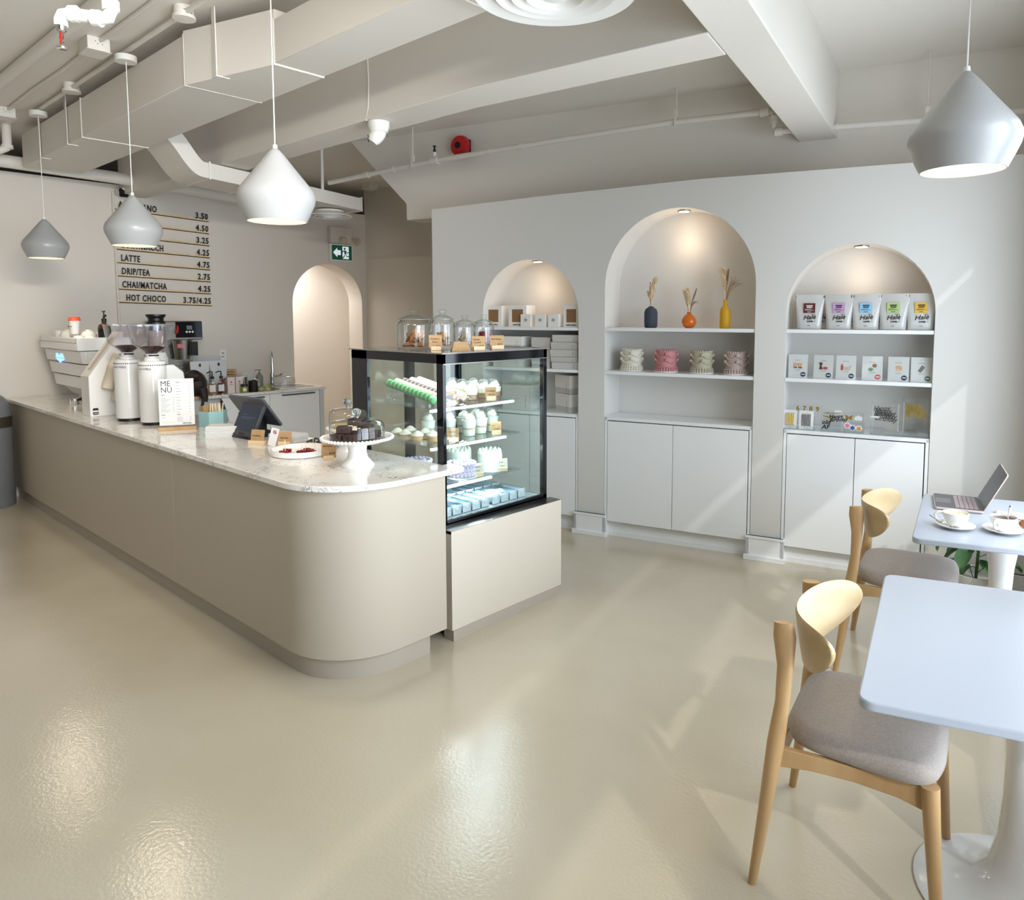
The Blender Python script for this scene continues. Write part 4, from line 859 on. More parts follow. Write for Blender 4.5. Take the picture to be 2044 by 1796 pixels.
for i in range(G+1):
    for k in range(G+1):
        u, v = i/G-.5, k/G-.5
        z = .014 + .036*max(0, 1-(2*u)**2)*max(0, 1-(2*v)**2)*(1+.5*math.sin(9*u+4*v)*math.cos(7*v-2*u)) + .01*math.sin(14*u)*math.sin(11*v+1)
        pv.append((u*.19+.012*math.sin(8*v), v*.15+.012*math.sin(9*u), max(.004, z)))
m.add(pv, [(i*(G+1)+k, (i+1)*(G+1)+k, (i+1)*(G+1)+k+1, i*(G+1)+k+1) for i in range(G) for k in range(G)]).build('cloth', mat('cloth_green', (206,208,134), .9, c2=(96,96,52), vscale=14), t, smooth=60, solid=.003)
t = thing('soap_dispenser', 'grey-green soap pump bottle near the faucet', 'soap dispenser', (-7.80, 3.93, SK), rzof(80))
MB().lathe([(0, 0), (.036, 0), (.038, .006), (.038, .115), (.028, .138), (.014, .148), (0, .148)], 26).build('bottle', paint((132,136,126), .55), t)
MB().cyl(0, 0, .146, .165, .014, 16).cyl(0, 0, .165, .19, .006, 10).bx(-.045, -.008, .188, .014, .008, .198).tube([(-.042, 0, .19), (-.05, 0, .178)], .005, 8).build('pump', paint((112,116,110), .5), t)
t = thing('faucet', 'tall chrome gooseneck faucet over the sink', 'faucet', (-7.84, 4.10, SK), rzof(65))
MB().lathe([(0, 0), (.03, 0), (.03, .012), (.024, .016), (.023, .15), (0, .155)], 24).build('base', M_CHROME, t)
arc = [(0, 0, .14), (0, 0, .31)] + [(0, -.075+.075*math.cos(a), .31+.085*math.sin(a)) for a in [PI*i/12 for i in range(1, 13)]] + [(0, -.152, .26)]
MB().tube(arc, .0125, 14).build('spout', M_CHROME, t)
MB().tube([(0, -.152, .265), (0, -.157, .20), (0, -.16, .16)], [.015, .019, .018], 16).build('spray_head', M_CHROME, t)
MB().tube([(.02, 0, .11), (.08, -.01, .115), (.11, -.015, .14)], [.013, .009, .008], 10).build('lever', M_CHROME, t)
tag(MB().bx(-7.80, 4.06, SK-.001, -7.42, 4.40, SK+.0012).build('sink_basin', paint((92,92,90), .3, metal=.7)), 'dark recessed sink basin behind the low glass dome', 'sink')
t = thing('cake_dome', 'low clear dome on a white board at the right end of the sink counter', 'glass dome', (-7.46, 4.035, SK+.002), 0)
MB().lathe([(0, 0), (.132, 0), (.134, .012), (0, .014)], 44).build('board', M_CERAM, t)
MB().lathe([(.122, .014), (.122, .10), (.115, .122), (.098, .134), (0, .138)], 44).build('dome', M_PLASTIC, t)
t = thing('wood_box', 'small wooden slatted box behind the pink boxes', 'box', (-7.86, 3.62, SK), rzof(84))
MB().bx(-.05, -.05, 0, .05, .05, .12).build('body', paint((150,112,66), .6), t)
m = MB()
for k in range(4): m.bx(-.054, -.054, .11+.028*k, .054, .054, .13+.028*k)
m.build('slats', M_WOOD, t)

# ================================================================== BARISTA CROUCHING BEHIND THE COUNTER
def skin(name, nodes, edges, mat_, parent=None, sub=2):
    me = bpy.data.meshes.new(name); me.from_pydata([n_[0] for n_ in nodes], edges, [])
    o = bpy.data.objects.new(name, me); C.objects.link(o)
    if parent: o.parent = parent
    sk = o.modifiers.new('skin', 'SKIN'); sk.use_smooth_shade = True
    for i, n_ in enumerate(nodes):
        r_ = n_[1]; me.skin_vertices[0].data[i].radius = r_ if isinstance(r_, tuple) else (r_, r_)
        me.skin_vertices[0].data[i].use_root = (i == 0)
    s_ = o.modifiers.new('sub', 'SUBSURF'); s_.levels = sub; s_.render_levels = sub
    me.materials.append(mat_); return o
t = thing('person', 'person with dark hair in a bun crouching behind the counter, grey t-shirt', 'person', (-6.30, 2.58, 0), math.radians(150))
M_SKIN = mat('skin_tone', (196,150,122), .5)
# local frame: +x is the way the body leans
N_ = [((-.05, 0, .42), (.14, .16)), ((-.03, 0, .58), (.125, .15)), ((.01, 0, .78), (.12, .16)), ((.05, 0, .91), (.065, .085)), ((.06, 0, .96), .05),
      ((.07, 0, 1.01), .062), ((.09, 0, 1.06), (.085, .08)), ((.09, 0, 1.13), .06),
      ((.02, .175, .90), .055), ((.10, .235, .62), .042), ((.30, .17, .60), .034), ((.38, .14, .60), .028),
      ((.02, -.175, .90), .055), ((.10, -.235, .62), .042), ((.30, -.17, .60), .034), ((.38, -.14, .60), .028),
      ((-.03, .10, .38), .095), ((.33, .17, .50), .066), ((.09, .15, .12), .045), ((.22, .15, .035), .035),
      ((-.03, -.10, .38), .095), ((.33, -.17, .50), .066), ((.09, -.15, .12), .045), ((.22, -.15, .035), .035)]
E_ = [(0,1),(1,2),(2,3),(3,4),(4,5),(5,6),(6,7),(2,8),(8,9),(9,10),(10,11),(2,12),(12,13),(13,14),(14,15),(0,16),(16,17),(17,18),(18,19),(0,20),(20,21),(21,22),(22,23)]
skin('body', N_, E_, M_SKIN, t)
for sgn in (1, -1):
    for k, (ln, dy) in enumerate(((.072, -.026), (.082, -.008), (.077, .010), (.060, .027), (.05, -.043))):
        base = Vector((.40, sgn*(.14-dy), .598))
        skin('finger', [(tuple(base), .0095), (tuple(base+Vector((ln*.5, -dy*.3*sgn, -.010))), .0085), (tuple(base+Vector((ln*.8, -dy*.4*sgn, -.036))), .007)], [(0,1),(1,2)], M_SKIN, t, 1)
skin('t_shirt', [((-.05, 0, .44), (.155, .175)), ((-.03, 0, .58), (.14, .165)), ((.01, 0, .79), (.137, .18)), ((.045, 0, .925), (.08, .105)), ((.02, .175, .905), .075), ((.075, .225, .68), .06), ((.02, -.175, .905), .075), ((.075, -.225, .68), .06)],
     [(0,1),(1,2),(2,3),(2,4),(4,5),(2,6),(6,7)], paint((166,166,168), .85), t)
skin('trousers', [((-.05, 0, .41), (.15, .17)), ((-.03, .10, .38), .106), ((.33, .17, .50), .079), ((.09, .15, .14), .062), ((-.03, -.10, .38), .106), ((.33, -.17, .50), .079), ((.09, -.15, .14), .062)], [(0,1),(1,2),(2,3),(0,4),(4,5),(5,6)], paint((52,54,60), .8), t)
MB().tube([(-.16, .02, .62), (-.14, .06, .78), (-.06, .085, .965), (.03, .085, .985)], .012, 8).tube([(-.16, -.02, .62), (-.14, -.06, .78), (-.06, -.085, .965), (.03, -.085, .985)], .012, 8).build('apron_strap', M_BLACKM, t)
M_HAIR = mat('dark_hair', (30,22,20), .45, bump=.5, bscale=60, stretch=(1,6,1))
h = MB().ball((.068, 0, 1.085), (.118, .105, .118), 24, 14).ball((-.03, -.01, 1.165), (.062, .066, .052), 18, 10)
h.tube([(.0, .05, 1.04), (-.03, .075, .97), (-.02, .09, .89)], [.045, .035, .008], 8).tube([(.02, -.07, 1.04), (-.01, -.09, .97), (-.01, -.10, .90)], [.045, .03, .006], 8)
h.build('hair', M_HAIR, t)
fm = MB()
for s_ in (-1, 1): fm.ball((.166, .032*s_, 1.055), .011, 10, 6)
fm.build('eyes', M_INK, t)
MB().ball((.188, 0, 1.03), (.014, .012, .022), 10, 6).build('nose', M_SKIN, t)
MB().ball((.168, 0, .992), (.010, .022, .006), 10, 6).build('mouth', paint((170,96,90), .5), t)
m = MB()
for s_ in (-1, 1): m.ball((.085, .098*s_, 1.04), (.018, .014, .028), 10, 6)
m.build('ears', M_SKIN, t)

# ================================================================== CAFE TABLES AND CHAIRS
def cushion(t, mat_, z0, z1):
    pl = []
    for i in range(40):
        a = 2*PI*i/40; ca, sa = math.cos(a), math.sin(a)
        x = math.copysign(abs(ca)**.45, ca); y = math.copysign(abs(sa)**.45, sa)
        pl.append((.212*x+.008, (.232+.016*x)*y))
    R_ = []
    for s_, z in ((.90, z0), (.97, z0+.008), (1.0, z0+.028), (.995, z0+.042), (.96, z1-.012), (.86, z1-.003), (.60, z1+.004), (.25, z1+.006), (.02, z1+.006)):
        R_.append([(x*s_, y*s_, z) for x, y in pl])
    return MB().rings(R_).build('seat_cushion', mat_, t, smooth=60)
def chair(label, loc, rz, wood):
    t = thing('dining_chair', label, 'chair', loc, rz, 'wooden cafe chairs')
    for s_ in (1, -1):
        MB().tube([(-.262, .260*s_, 0), (-.235, .248*s_, .22), (-.210, .236*s_, .44), (-.198, .220*s_, .56), (-.196, .204*s_, .66), (-.203, .193*s_, .745), (-.207, .190*s_, .785)],
                  [.0125, .019, (.025,.021), (.021,.019), (.024,.02), (.033,.02), (.028,.016)], 14).build('rear_leg', wood, t, smooth=60)
    for s_ in (1, -1):
        MB().tube([(.222, .228*s_, 0), (.205, .217*s_, .2), (.186, .205*s_, .43)], [.0125, .018, .024], 14).build('front_leg', wood, t, smooth=60)
    for s_ in (1, -1):
        p = [(-.21, .425), (.19, .425), (.19, .35), (.11, .372), (.0, .382), (-.11, .380), (-.21, .366)]
        MB().rings([[(x, (.235-.075*(x+.21))*s_ - d_*s_, z) for x, z in p] for d_ in (0, .022)]).build('side_rail', wood, t, smooth=0, bevel=.003)
    MB().bx(.175, -.2, .36, .195, .2, .425).build('front_rail', wood, t, bevel=.003)
    MB().bx(-.218, -.23, .36, -.198, .23, .425).build('back_rail', wood, t, bevel=.003)
    cushion(t, M_SEAT, .424, .498)
    # bent plywood backrest, leaf-shaped when unrolled
    K = 28; front, back = [], []
    rr = []
    for i in range(K+1):
        a = math.sin(PI/2*(-1+2*i/K)); y = .255*math.sin(a*1.15)/math.sin(1.15); x = -.190 + .132*(1-math.cos(a*1.15))/(1-math.cos(1.15))
        hh = .084*(1-abs(a)**3)**.5 + .003; zc = .705 + .048*a*a
        nx, ny = math.cos(a*.8), -math.sin(a*.8); th = .0075; lp = []
        for k in range(12):
            b = 2*PI*k/12; dz = hh*math.sin(b); dt = th*math.copysign(abs(math.cos(b))**.35, math.cos(b))
            lean = -.16*dz
            lp.append((x + nx*dt + lean*nx, y + ny*dt + lean*ny, zc+dz))
        rr.append(lp)
    MB().rings(rr).build('backrest', M_PLY, t, smooth=50)
    return t
chair('wooden chair with a grey seat pushed under the front white table', (-.660, 2.213, 0), math.radians(10), M_WOOD)
chair('wooden chair with a grey seat at the laptop table by the right niche', (-.940, 3.676, 0), math.radians(10), M_WOOD)
def table(label, corners, pc):
    t = thing('pedestal_table', label, 'table', (pc[0], pc[1], 0), 0, 'white pedestal tables')
    P = [Vector((c[0]-pc[0], c[1]-pc[1], 0)) for c in corners]; out = []; r_ = .045
    for i in range(4):
        p, a, b = P[i], (P[i-1]-P[i]).normalized(), (P[(i+1) % 4]-P[i]).normalized()
        s_, e_ = p+a*r_, p+b*r_
        for k in range(9):
            u = k/8; q = s_*(1-u)**2 + p*2*u*(1-u) + e_*u*u; out.append((q.x, q.y))
    MB().prism(out, .717, .742).build('tabletop', M_TABLE, t, bevel=.005, seg=3)
    MB().lathe([(.0, .70), (.10, .705), (.12, .717), (0, .717)], 32).build('top_plate', M_WHITEG, t)
    MB().lathe([(.262, 0), (.264, .006), (.25, .014), (.18, .028), (.11, .055), (.075, .10), (.055, .18), (.046, .30), (.044, .42), (.05, .55), (.066, .66), (.085, .71), (.0, .71)], 56).build('pedestal', M_WHITEG, t, smooth=60)
    return t
A1_, B1_ = Vector((-.770, 2.735, 0)), Vector((-.552, 1.772, 0)); dd = Vector((math.cos(math.radians(18)), math.sin(math.radians(18)), 0))
table('white square cafe table nearest the camera, empty top', (B1_, B1_+dd*.66, A1_+dd*.66, A1_), (-.275, 2.355))
A2_, B2_ = Vector((-.988, 4.135, 0)), Vector((-.817, 3.255, 0)); dd = Vector((math.cos(math.radians(18.5)), math.sin(math.radians(18.5)), 0))
table('white cafe table carrying the laptop and two coffee cups', (B2_, B2_+dd*.55, A2_+dd*.55, A2_), (-.56, 3.72))
TZ = .742
# laptop
M_LAP = mat('laptop_grey', (120,116,116), .35, metal=.5)
t = thing('laptop', 'open grey laptop standing on the rear white table', 'laptop', (-.80, 3.985, TZ), math.radians(-75))
# local: x along the keyboard width, -y towards the user
lw_, ld_ = .30, .205
MB().prism(rrect(-lw_/2, -ld_/2, lw_/2, ld_/2, .012), .002, .014).build('base', mat('laptop_rim', (206,190,184), .35, metal=.4), t, bevel=.003)
MB().prism(rrect(-lw_/2+.004, -ld_/2+.004, lw_/2-.004, ld_/2-.004, .01), .014, .0145).build('deck', mat('laptop_deck', (84,82,84), .4), t)
m = MB()
for j in range(5):
    for k in range(13): m.bx(-.128+.0197*k, -.012+.0195*j, .0145, -.128+.0197*k+.0165, -.012+.0195*j+.0165, .0158)
m.build('keyboard', mat('laptop_keys', (166,150,152), .5), t)
MB().prism(rrect(-.05, -.094, .05, -.028, .006), .0145, .0149).build('touchpad', mat('touchpad', (98,96,98), .3), t)
Ml = Matrix.Translation((0, ld_/2-.004, .014)) @ Matrix.Rotation(math.radians(-26), 4, 'X')
ld = MB().prism(rrect(-lw_/2, 0, lw_/2, .205, .012), 0, .006, 'y', M=Ml).build('lid', bpy.data.materials['laptop_rim'], t, bevel=.002)
MB().prism(rrect(-lw_/2+.003, .004, lw_/2-.003, .202, .010), -.0012, 0, 'y', M=Ml).build('screen', mat('laptop_screen', (26,24,28), .3, spec=.3), ld)
# coffee cups
def latte(label, loc, rz, drink, spoon):
    s_ = thing('saucer', 'white saucer under the ' + label.split(' on the')[0].replace('white ', ''), 'saucer', loc, 0, 'white saucers')
    MB().lathe([(0, 0), (.04, 0), (.045, .004), (.078, .016), (.079, .019), (.04, .009), (0, .007)], 44).build('body', M_CERAM, s_)
    t = thing('coffee_cup', label, 'cup', (loc[0], loc[1], loc[2]+.0085), rz, 'white coffee cups')
    MB().lathe([(0, 0), (.022, 0), (.026, .004), (.040, .020), (.049, .040), (.052, .062), (.0495, .062), (.0465, .040), (.037, .021), (0, .008)], 44).build('body', M_CERAM, t)
    MB().lathe([(0, .052), (.0480, .052), (.0480, .053), (0, .0535)], 36).build('drink', drink, t)
    MB().tube([(.048, 0, .055), (.066, 0, .058), (.080, 0, .046), (.078, 0, .030), (.060, 0, .018), (.044, 0, .022)], [.0065, .006, .006, .006, .0055, .006], 10).build('handle', M_CERAM, t)
    return t
c1 = (-.712, 3.535, TZ); c2 = (-.542, 3.600, TZ)
latte('white cup of green matcha latte on the laptop table', c1, math.radians(195), mat('matcha', (186,180,110), .4, c2=(236,232,206), vscale=60), 1)
latte('white cup of dark coffee with a spoon in it on the laptop table', c2, math.radians(255), mat('coffee', (70,40,26), .2), 0)
t = thing('teaspoon', 'steel teaspoon lying on the saucer of the matcha latte', 'spoon', (c1[0], c1[1], TZ+.02), math.radians(168))
MB().tube([(.115, -.005, .012), (.06, .02, -.001), (-.0, .060, .003)], .0022, 8).ball((-.035, .062, .004), (.018, .011, .004), 12, 6).build('body', M_CHROME, t)
t = thing('teaspoon', 'steel teaspoon standing in the cup of dark coffee', 'spoon', (c2[0]+.012, c2[1]+.012, TZ+.02), 0)
MB().tube([(0, 0, .0), (.002, .005, .04), (.006, .014, .088)], [.004, .0025, .006], 8).ball((.0064, .0145, .09), (.006, .003, .009), 10, 6).build('body', M_CHROME, t)
t = thing('pastry', 'golden flaky pastry at the right edge behind the coffee cup', 'pastry', (-.452, 3.72, TZ), math.radians(30))
MB().lathe([(0, 0), (.055, 0), (.085, .008), (.085, .011), (.05, .004), (0, .003)], 36).build('plate', M_CERAM, t)
MB().ball((0, 0, .026), (.055, .032, .022), 18, 10).ball((.02, .012, .034), (.025, .02, .016), 12, 8).ball((-.025, -.006, .032), (.022, .02, .016), 12, 8).build('crust', mat('crust', (176,112,58), .6, bump=.6, bscale=90, c2=(120,66,30), vscale=40), t)
t = thing('napkin', 'crumpled pale pink napkin at the right edge beside the laptop', 'napkin', (-.56, 3.92, TZ), math.radians(10))
m = MB(); G = 8; pv = []
for i in range(G+1):
    for k in range(G+1):
        u, v = i/G-.5, k/G-.5; pv.append((u*.13, v*.11, .003+.016*abs(math.sin(5*u+2*v))*(1-abs(u))*(1-abs(v))))
m.add(pv, [(i*(G+1)+k, (i+1)*(G+1)+k, (i+1)*(G+1)+k+1, i*(G+1)+k+1) for i in range(G) for k in range(G)]).build('sheet', paint((232,214,210), .7), t, smooth=60, solid=.002)
# plant on the floor behind the laptop table
t = thing('potted_plant', 'leafy green potted plant on the floor behind the laptop table', 'plant', tuple(NF(1.76, -.36, 0)))
MB().lathe([(0, 0), (.10, 0), (.13, .24), (.12, .24), (.10, .20), (0, .20)], 28).build('pot', paint((210,206,198), .6), t)
M_LEAF = mat('leaf_green', (44,84,44), .45, c2=(92,130,84), vscale=8)
MB().tube([(0, 0, .2), (.01, 0, .45), (-.02, .01, .62)], .008, 8).build('stem', paint((70,90,50), .6), t)
random.seed(3)
for k in range(26):
    a = random.uniform(0, 2*PI); r0 = random.uniform(.02, .10); z = random.uniform(.26, .64); L_ = random.uniform(.12, .19); wd = L_*.27; m = MB(); pv = []
    for i in range(8):
        u = i/7; ww = wd*math.sin(PI*min(1, u*1.02))**.8 * (1-.25*u); dz = -.45*L_*u*u
        for v in (-1, 0, 1): pv.append((u*L_, v*ww, dz - .012*(1-abs(v)) + .01*abs(v)))
    m.add(pv, [(i*3+v, (i+1)*3+v, (i+1)*3+v+1, i*3+v+1) for i in range(7) for v in range(2)])
    m.tube([(-r0, 0, -.06), (-r0*.4, 0, -.01), (0, 0, -.008)], .0025, 6)
    m.build('leaf', M_LEAF, t, smooth=60, loc=(r0*math.cos(a), r0*math.sin(a), z), rot=(random.uniform(-.3, .3), random.uniform(-.2, .5), a))

# ================================================================== INSIDE THE NICHES
random.seed(11)
U1, U2, U0 = 1.5855, 1.2625, .9175      # shelf tops
def nthing(name, label, cat, e, n, z, group=None, dr=0): return thing(name, label, cat, NF(e, n, z), T+dr, group)
def window_box(label, e, w_, h_, d_=.15):
    t = nthing('window_box', label, 'box', e, .05, U1, 'white window boxes in the left arch')
    MB().bx(-w_/2, 0, 0, w_/2, d_, h_).build('body', M_CARD, t, bevel=.0015)
    MB().bx(-w_*.30, -.0012, h_*.22, w_*.30, .0005, h_*.82).build('window', mat('box_window', (146,112,78), .15, coat=.4) if 'box_window' not in bpy.data.materials else bpy.data.materials['box_window'], t)
    text('brand_lettering', 'velvet lane.', .019, M_INK, t, (0, -.001, h_*.07), (PI/2,0,0), .0003, 'CENTER', bold=.03)
window_box('white window box at the left end of the left arch shelf', -1.655, .155, .168)
window_box('white window box standing second on the left arch shelf', -1.43, .165, .170)
window_box('white window box at the right end of the left arch shelf', -.955, .135, .170)
for e_, l_ in ((-1.345, 'small white cube box in front of the second window box'), (-1.215, 'middle one of the three small white cube boxes'), (-1.10, 'small white cube box beside the rightmost window box')):
    t = nthing('cube_box', l_, 'box', e_, .03, U1, 'small white cube boxes')
    MB().bx(-.046, 0, 0, .046, .09, .10).build('body', M_CARD, t, bevel=.001)
    MB().lathe([(0, 0), (.017, 0), (.017, .0008), (0, .0008)], 24, M=Matrix.Translation((0, -.0004, .055)) @ Matrix.Rotation(PI/2, 4, 'X')).build('sticker', M_CARDG, t)
    MB().bx(-.010, -.0018, .052, .010, -.0011, .057).build('sticker_print', M_INK, t)
def cake_box(label, e, n, z, w_, d_, h_, dr=0, group='flat white cake boxes', c=None):
    t = nthing('cake_box', label, 'box', e, n, z, group, dr)
    MB().bx(-w_/2, 0, 0, w_/2, d_, h_*.99).build('body', M_CARDG, t, bevel=.0015)
    MB().bx(-w_/2-.0015, -.0015, h_*.30, w_/2+.0015, -.0003, h_*.99).bx(w_/2+.0003, -.0015, h_*.3, w_/2+.0015, d_, h_*.99).build('lid_flap', M_CARD if c else M_CARDG, t)
    MB().tube([(w_/2-.045, -.0016, h_*.12), (w_/2-.04, -.0016, h_*.55), (w_/2-.03, -.0016, h_*.62)], .0012, 5).build('tab_slit', M_INKG, t)
cake_box('white cake box under the shorter box, in the left arch behind the case top', -1.52, .04, U2, .26, .20, .148, .05)
cake_box('white cake box on top, left of the square one, behind the cookie jars', -1.52, .03, U2+.149, .27, .2, .098, .0, c=1)
cake_box('square white box under another, beside the stack of five', -1.225, .06, U2, .165, .17, .146)
cake_box('square grey-white box on top, beside the stack of five', -1.225, .06, U2+.147, .165, .17, .095)
zz_ = U2
for k, (w_, h_, de, dr, l_) in enumerate(((.225, .052, .005, .03, 'bottom flat box'), (.235, .040, -.003, -.03, 'second flat box from the bottom'), (.232, .056, -.006, .02, 'middle flat box'), (.232, .056, -.003, -.03, 'second flat box from the top'), (.220, .055, .008, .045, 'topmost flat box'))):
    cake_box(l_ + ' of the stack of five in the left arch', -1.005+de, .035, zz_, w_, .19, h_, dr); zz_ += h_+.0012
cake_box('lower tall white cake box on the cabinet top in the left arch', -1.06, .115, U0, .20, .17, .145, -.55, 'tall cake boxes', 1)
cake_box('upper tall white cake box stacked on another in the left arch', -1.06, .113, U0+.1465, .20, .17, .145, -.52, 'tall cake boxes', 1)
cake_box('wide white cake box on the cabinet top, seen through the display case', -1.45, .06, U0, .26, .2, .20, .0, 'tall cake boxes')

# three vases with dried stems
def vase(label, e, prof, m): t = nthing('vase', label, 'vase', e, .12, U1, 'three small vases'); MB().lathe(prof, 36).build('body', m, t, smooth=60); return t
vase('matte slate blue vase in the tall middle arch', -.338, [(0, 0), (.040, 0), (.047, .008), (.049, .05), (.049, .11), (.042, .135), (.026, .148), (.018, .152), (.018, .158), (.014, .158), (.014, .145), (0, .14)], paint((58,66,82), .75))
vase('round translucent orange vase between the blue and yellow ones', -.05, [(0, 0), (.024, 0), (.042, .014), (.053, .042), (.050, .066), (.034, .088), (.018, .100), (.013, .108), (.017, .114), (.013, .114), (.010, .106), (0, .10)], mat('orange_glass', (236,120,30), .08, trans=.3, coat=.3))
vase('tall matte mustard yellow vase with a narrow neck', .209, [(0, 0), (.034, 0), (.037, .006), (.037, .115), (.033, .138), (.018, .156), (.0145, .165), (.0145, .20), (.011, .20), (.011, .16), (0, .15)], paint((206,158,34), .6))
M_PAMP = mat('pampas', (232,212,180), .9, bump=.6, bscale=120); M_STALK = mat('dried_brown', (136,98,62), .8)
def bouquet(label, e, z0, stems):
    t = nthing('dried_bouquet', label, 'dried flowers', e, .12, z0, 'dried bouquets')
    for kind, dx, dy, h_ in stems:
        c = [(0, 0, -.05), (dx*.3, dy*.3, h_*.35), (dx*.75, dy*.7, h_*.75), (dx, dy, h_)]
        if kind == 'plume':
            m = MB().tube(c, [.002, .0035, .009, .002], 8)
            for i in range(110):
                u = random.uniform(.28, 1); k = min(2, int(u*3)); f_ = u*3-k; p = Vector(c[k])*(1-f_)+Vector(c[k+1])*f_
                L_ = .035*(1.15-u*.6); a = random.uniform(0, 2*PI)
                m.tube([p, p+Vector((math.cos(a)*.010, math.sin(a)*.010, L_*.5)), p+Vector((math.cos(a)*.021+dx*.1, math.sin(a)*.018, L_*.95))], [.002, .0022, .0004], 4)
            m.build('plume', M_PAMP, t)
        elif kind == 'spike':
            MB().tube(c, [.0015, .002, .0065, .0035], 8).build('seed_head', M_STALK, t)
        else:
            m = MB()
            for i in range(9):
                s_ = random.uniform(.7, 1.25); m.tube([(0, 0, -.03), (dx*.35*s_, dy*.3, h_*.45), (dx*.9*s_+.01*random.uniform(-1, 1), dy*s_, h_*random.uniform(.75, 1.1)), (dx*1.5*s_, dy*s_, h_*random.uniform(.78, 1.02))], [.001, .001, .0018, .0006], 5)
            m.build('grass_spray', mat('dried_grass', (168,140,104), .8) if 'dried_grass' not in bpy.data.materials else bpy.data.materials['dried_grass'], t)
bouquet('dried pampas bouquet in the slate blue vase', -.338, U1+.158, (('plume', .034, .0, .20), ('plume', .022, .02, .19), ('plume', -.018, .01, .10), ('spike', -.008, 0, .175), ('plume', .01, -.01, .15)))
bouquet('small dried bouquet in the orange vase', -.05, U1+.114, (('plume', -.015, .0, .165), ('plume', -.04, .01, .15), ('spike', .052, 0, .17), ('spray', .04, .01, .08), ('plume', -.005, .0, .10)))
bouquet('tall spreading dried bouquet in the mustard yellow vase', .209, U1+.20, (('plume', -.036, .0, .22), ('plume', -.02, .01, .21), ('plume', -.008, .012, .20), ('spike', .018, 0, .215), ('spray', .055, .01, .15), ('spray', .07, .0, .12)))
# four piped display cakes
def piped_cake(label, e, c):
    t = nthing('display_cake', label, 'cake', e, .125, U2, 'piped display cakes'); m_ = paint(c, .6); R_ = .074; H_ = .158
    MB().lathe([(0, 0), (.086, 0), (.086, .010), (0, .010)], 36).build('cake_board', M_PAPER, t)
    MB().lathe([(0, .010), (R_, .010), (R_, H_-.006), (R_-.006, H_), (0, H_)], 40).build('icing', m_, t)
    m = MB()
    for k in range(26):
        a = 2*PI*k/26; ca, sa = math.cos(a), math.sin(a)
        m.ball((R_*ca*.96, R_*sa*.96, H_), (.0085, .0085, .008), 8, 5).ball(((R_+.004)*ca, (R_+.004)*sa, .018), (.0095, .0095, .011), 8, 5).ball(((R_+.002)*ca, (R_+.002)*sa, .034), (.007, .007, .007), 8, 5)
    for row in range(2):
        for k in range(60):
            a = 2*PI*k/60; s_ = abs(math.sin(a*2.5)); z = H_-.026-.042*row - .024*s_
            m.ball(((R_+.003)*math.cos(a), (R_+.003)*math.sin(a), z), (.0065, .0065, .0055), 7, 5)
        for k in range(5):
            a = 2*PI*k/5; m.ball(((R_+.007)*math.cos(a), (R_+.007)*math.sin(a), H_-.024-.042*row), (.013, .013, .011), 8, 6)
    m.build('piping', paint(tuple(min(255, v+8) for v in c), .55), t)
piped_cake('ivory piped cake, first from the left under the vases', -.485, (216,212,196))
piped_cake('rose pink piped cake on the middle arch shelf', -.217, (196,134,138))
piped_cake('sage beige piped cake, third along the middle arch shelf', .047, (180,174,152))
piped_cake('dusty mauve piped cake at the right end of the middle arch shelf', .292, (186,166,160))
# coffee bags
def hale(label, e, n, c, dr=0, full=True):
    t = bag(label, NF(e, n, U1), T+dr, .178, .228, c, 'coffee bags in the right arch')
    tl = Matrix.Translation((0, -.0385, .0)) @ Matrix.Rotation(math.radians(-5.5), 4, 'X')
    lb = MB().bx(-.036, -.001, .108, .036, .001, .172, M=tl).build('colour_label', paint(c, .55), t)
    m = MB(); g = M_INK if sum(c) > 330 else M_PAPER
    for x0, x1, z0, z1 in ((-.02, .02, .152, .159), (-.017, .017, .141, .148), (-.026, .012, .131, .1335), (-.028, .026, .125, .127), (-.012, .012, .113, .116)): m.bx(x0, -.0018, z0, x1, -.0008, z1, M=tl)
    m.build('label_print', g, lb)
    p = tl @ Vector((-.036, -.0015, .062)); text('logo_lettering', 'Hale', .042, M_INK, t, p, (PI/2+math.radians(-5.5)*-1, math.radians(-6), 0), .0003, shear=.4, bold=.008)
    p = tl @ Vector((-.014, -.0015, .048)); text('coffee_lettering', 'COFFEE', .013, M_INK, t, p, (PI/2+math.radians(5.5), 0, 0), .0003, bold=.04, sx=.85)
    m = MB().bx(.012, -.0012, .099, .038, -.0004, .1005, M=tl).bx(.0365, -.0012, .05, .038, -.0004, .1, M=tl).bx(.018, -.0012, .05, .038, -.0004, .0515, M=tl).bx(-.010, -.0012, .024, .010, -.0004, .026, M=tl).build('logo_frame', M_INK, t)
    MB().bx(-.0885, -.005, .205, -.0865, .005, .221).bx(.0865, -.005, .205, .0885, .005, .221).build('tear_notch', M_INK, t)
HC = ((.777, (96,34,38), 'maroon', .03), (.958, (196,154,200), 'lilac', -.02), (1.118, (140,196,232), 'sky blue', .02), (1.277, (176,200,130), 'pale green', -.05), (1.432, (222,180,62), 'golden yellow', .0))
for e_, c, nm, dr in HC: hale('silver coffee bag with a %s label in the front row' % nm, e_, .075, c, dr)
for e_, c, nm in ((.83, (206,180,176), 'silver coffee bag behind the maroon-labelled one'), (1.03, (170,214,226), 'silver coffee bag peeking out between the lilac and blue ones'), (1.20, (228,200,96), 'silver coffee bag peeking out between the blue and green ones'), (1.362, (214,150,60), 'silver coffee bag peeking out between the green and yellow ones')): hale(nm, e_, .185, c, .02)
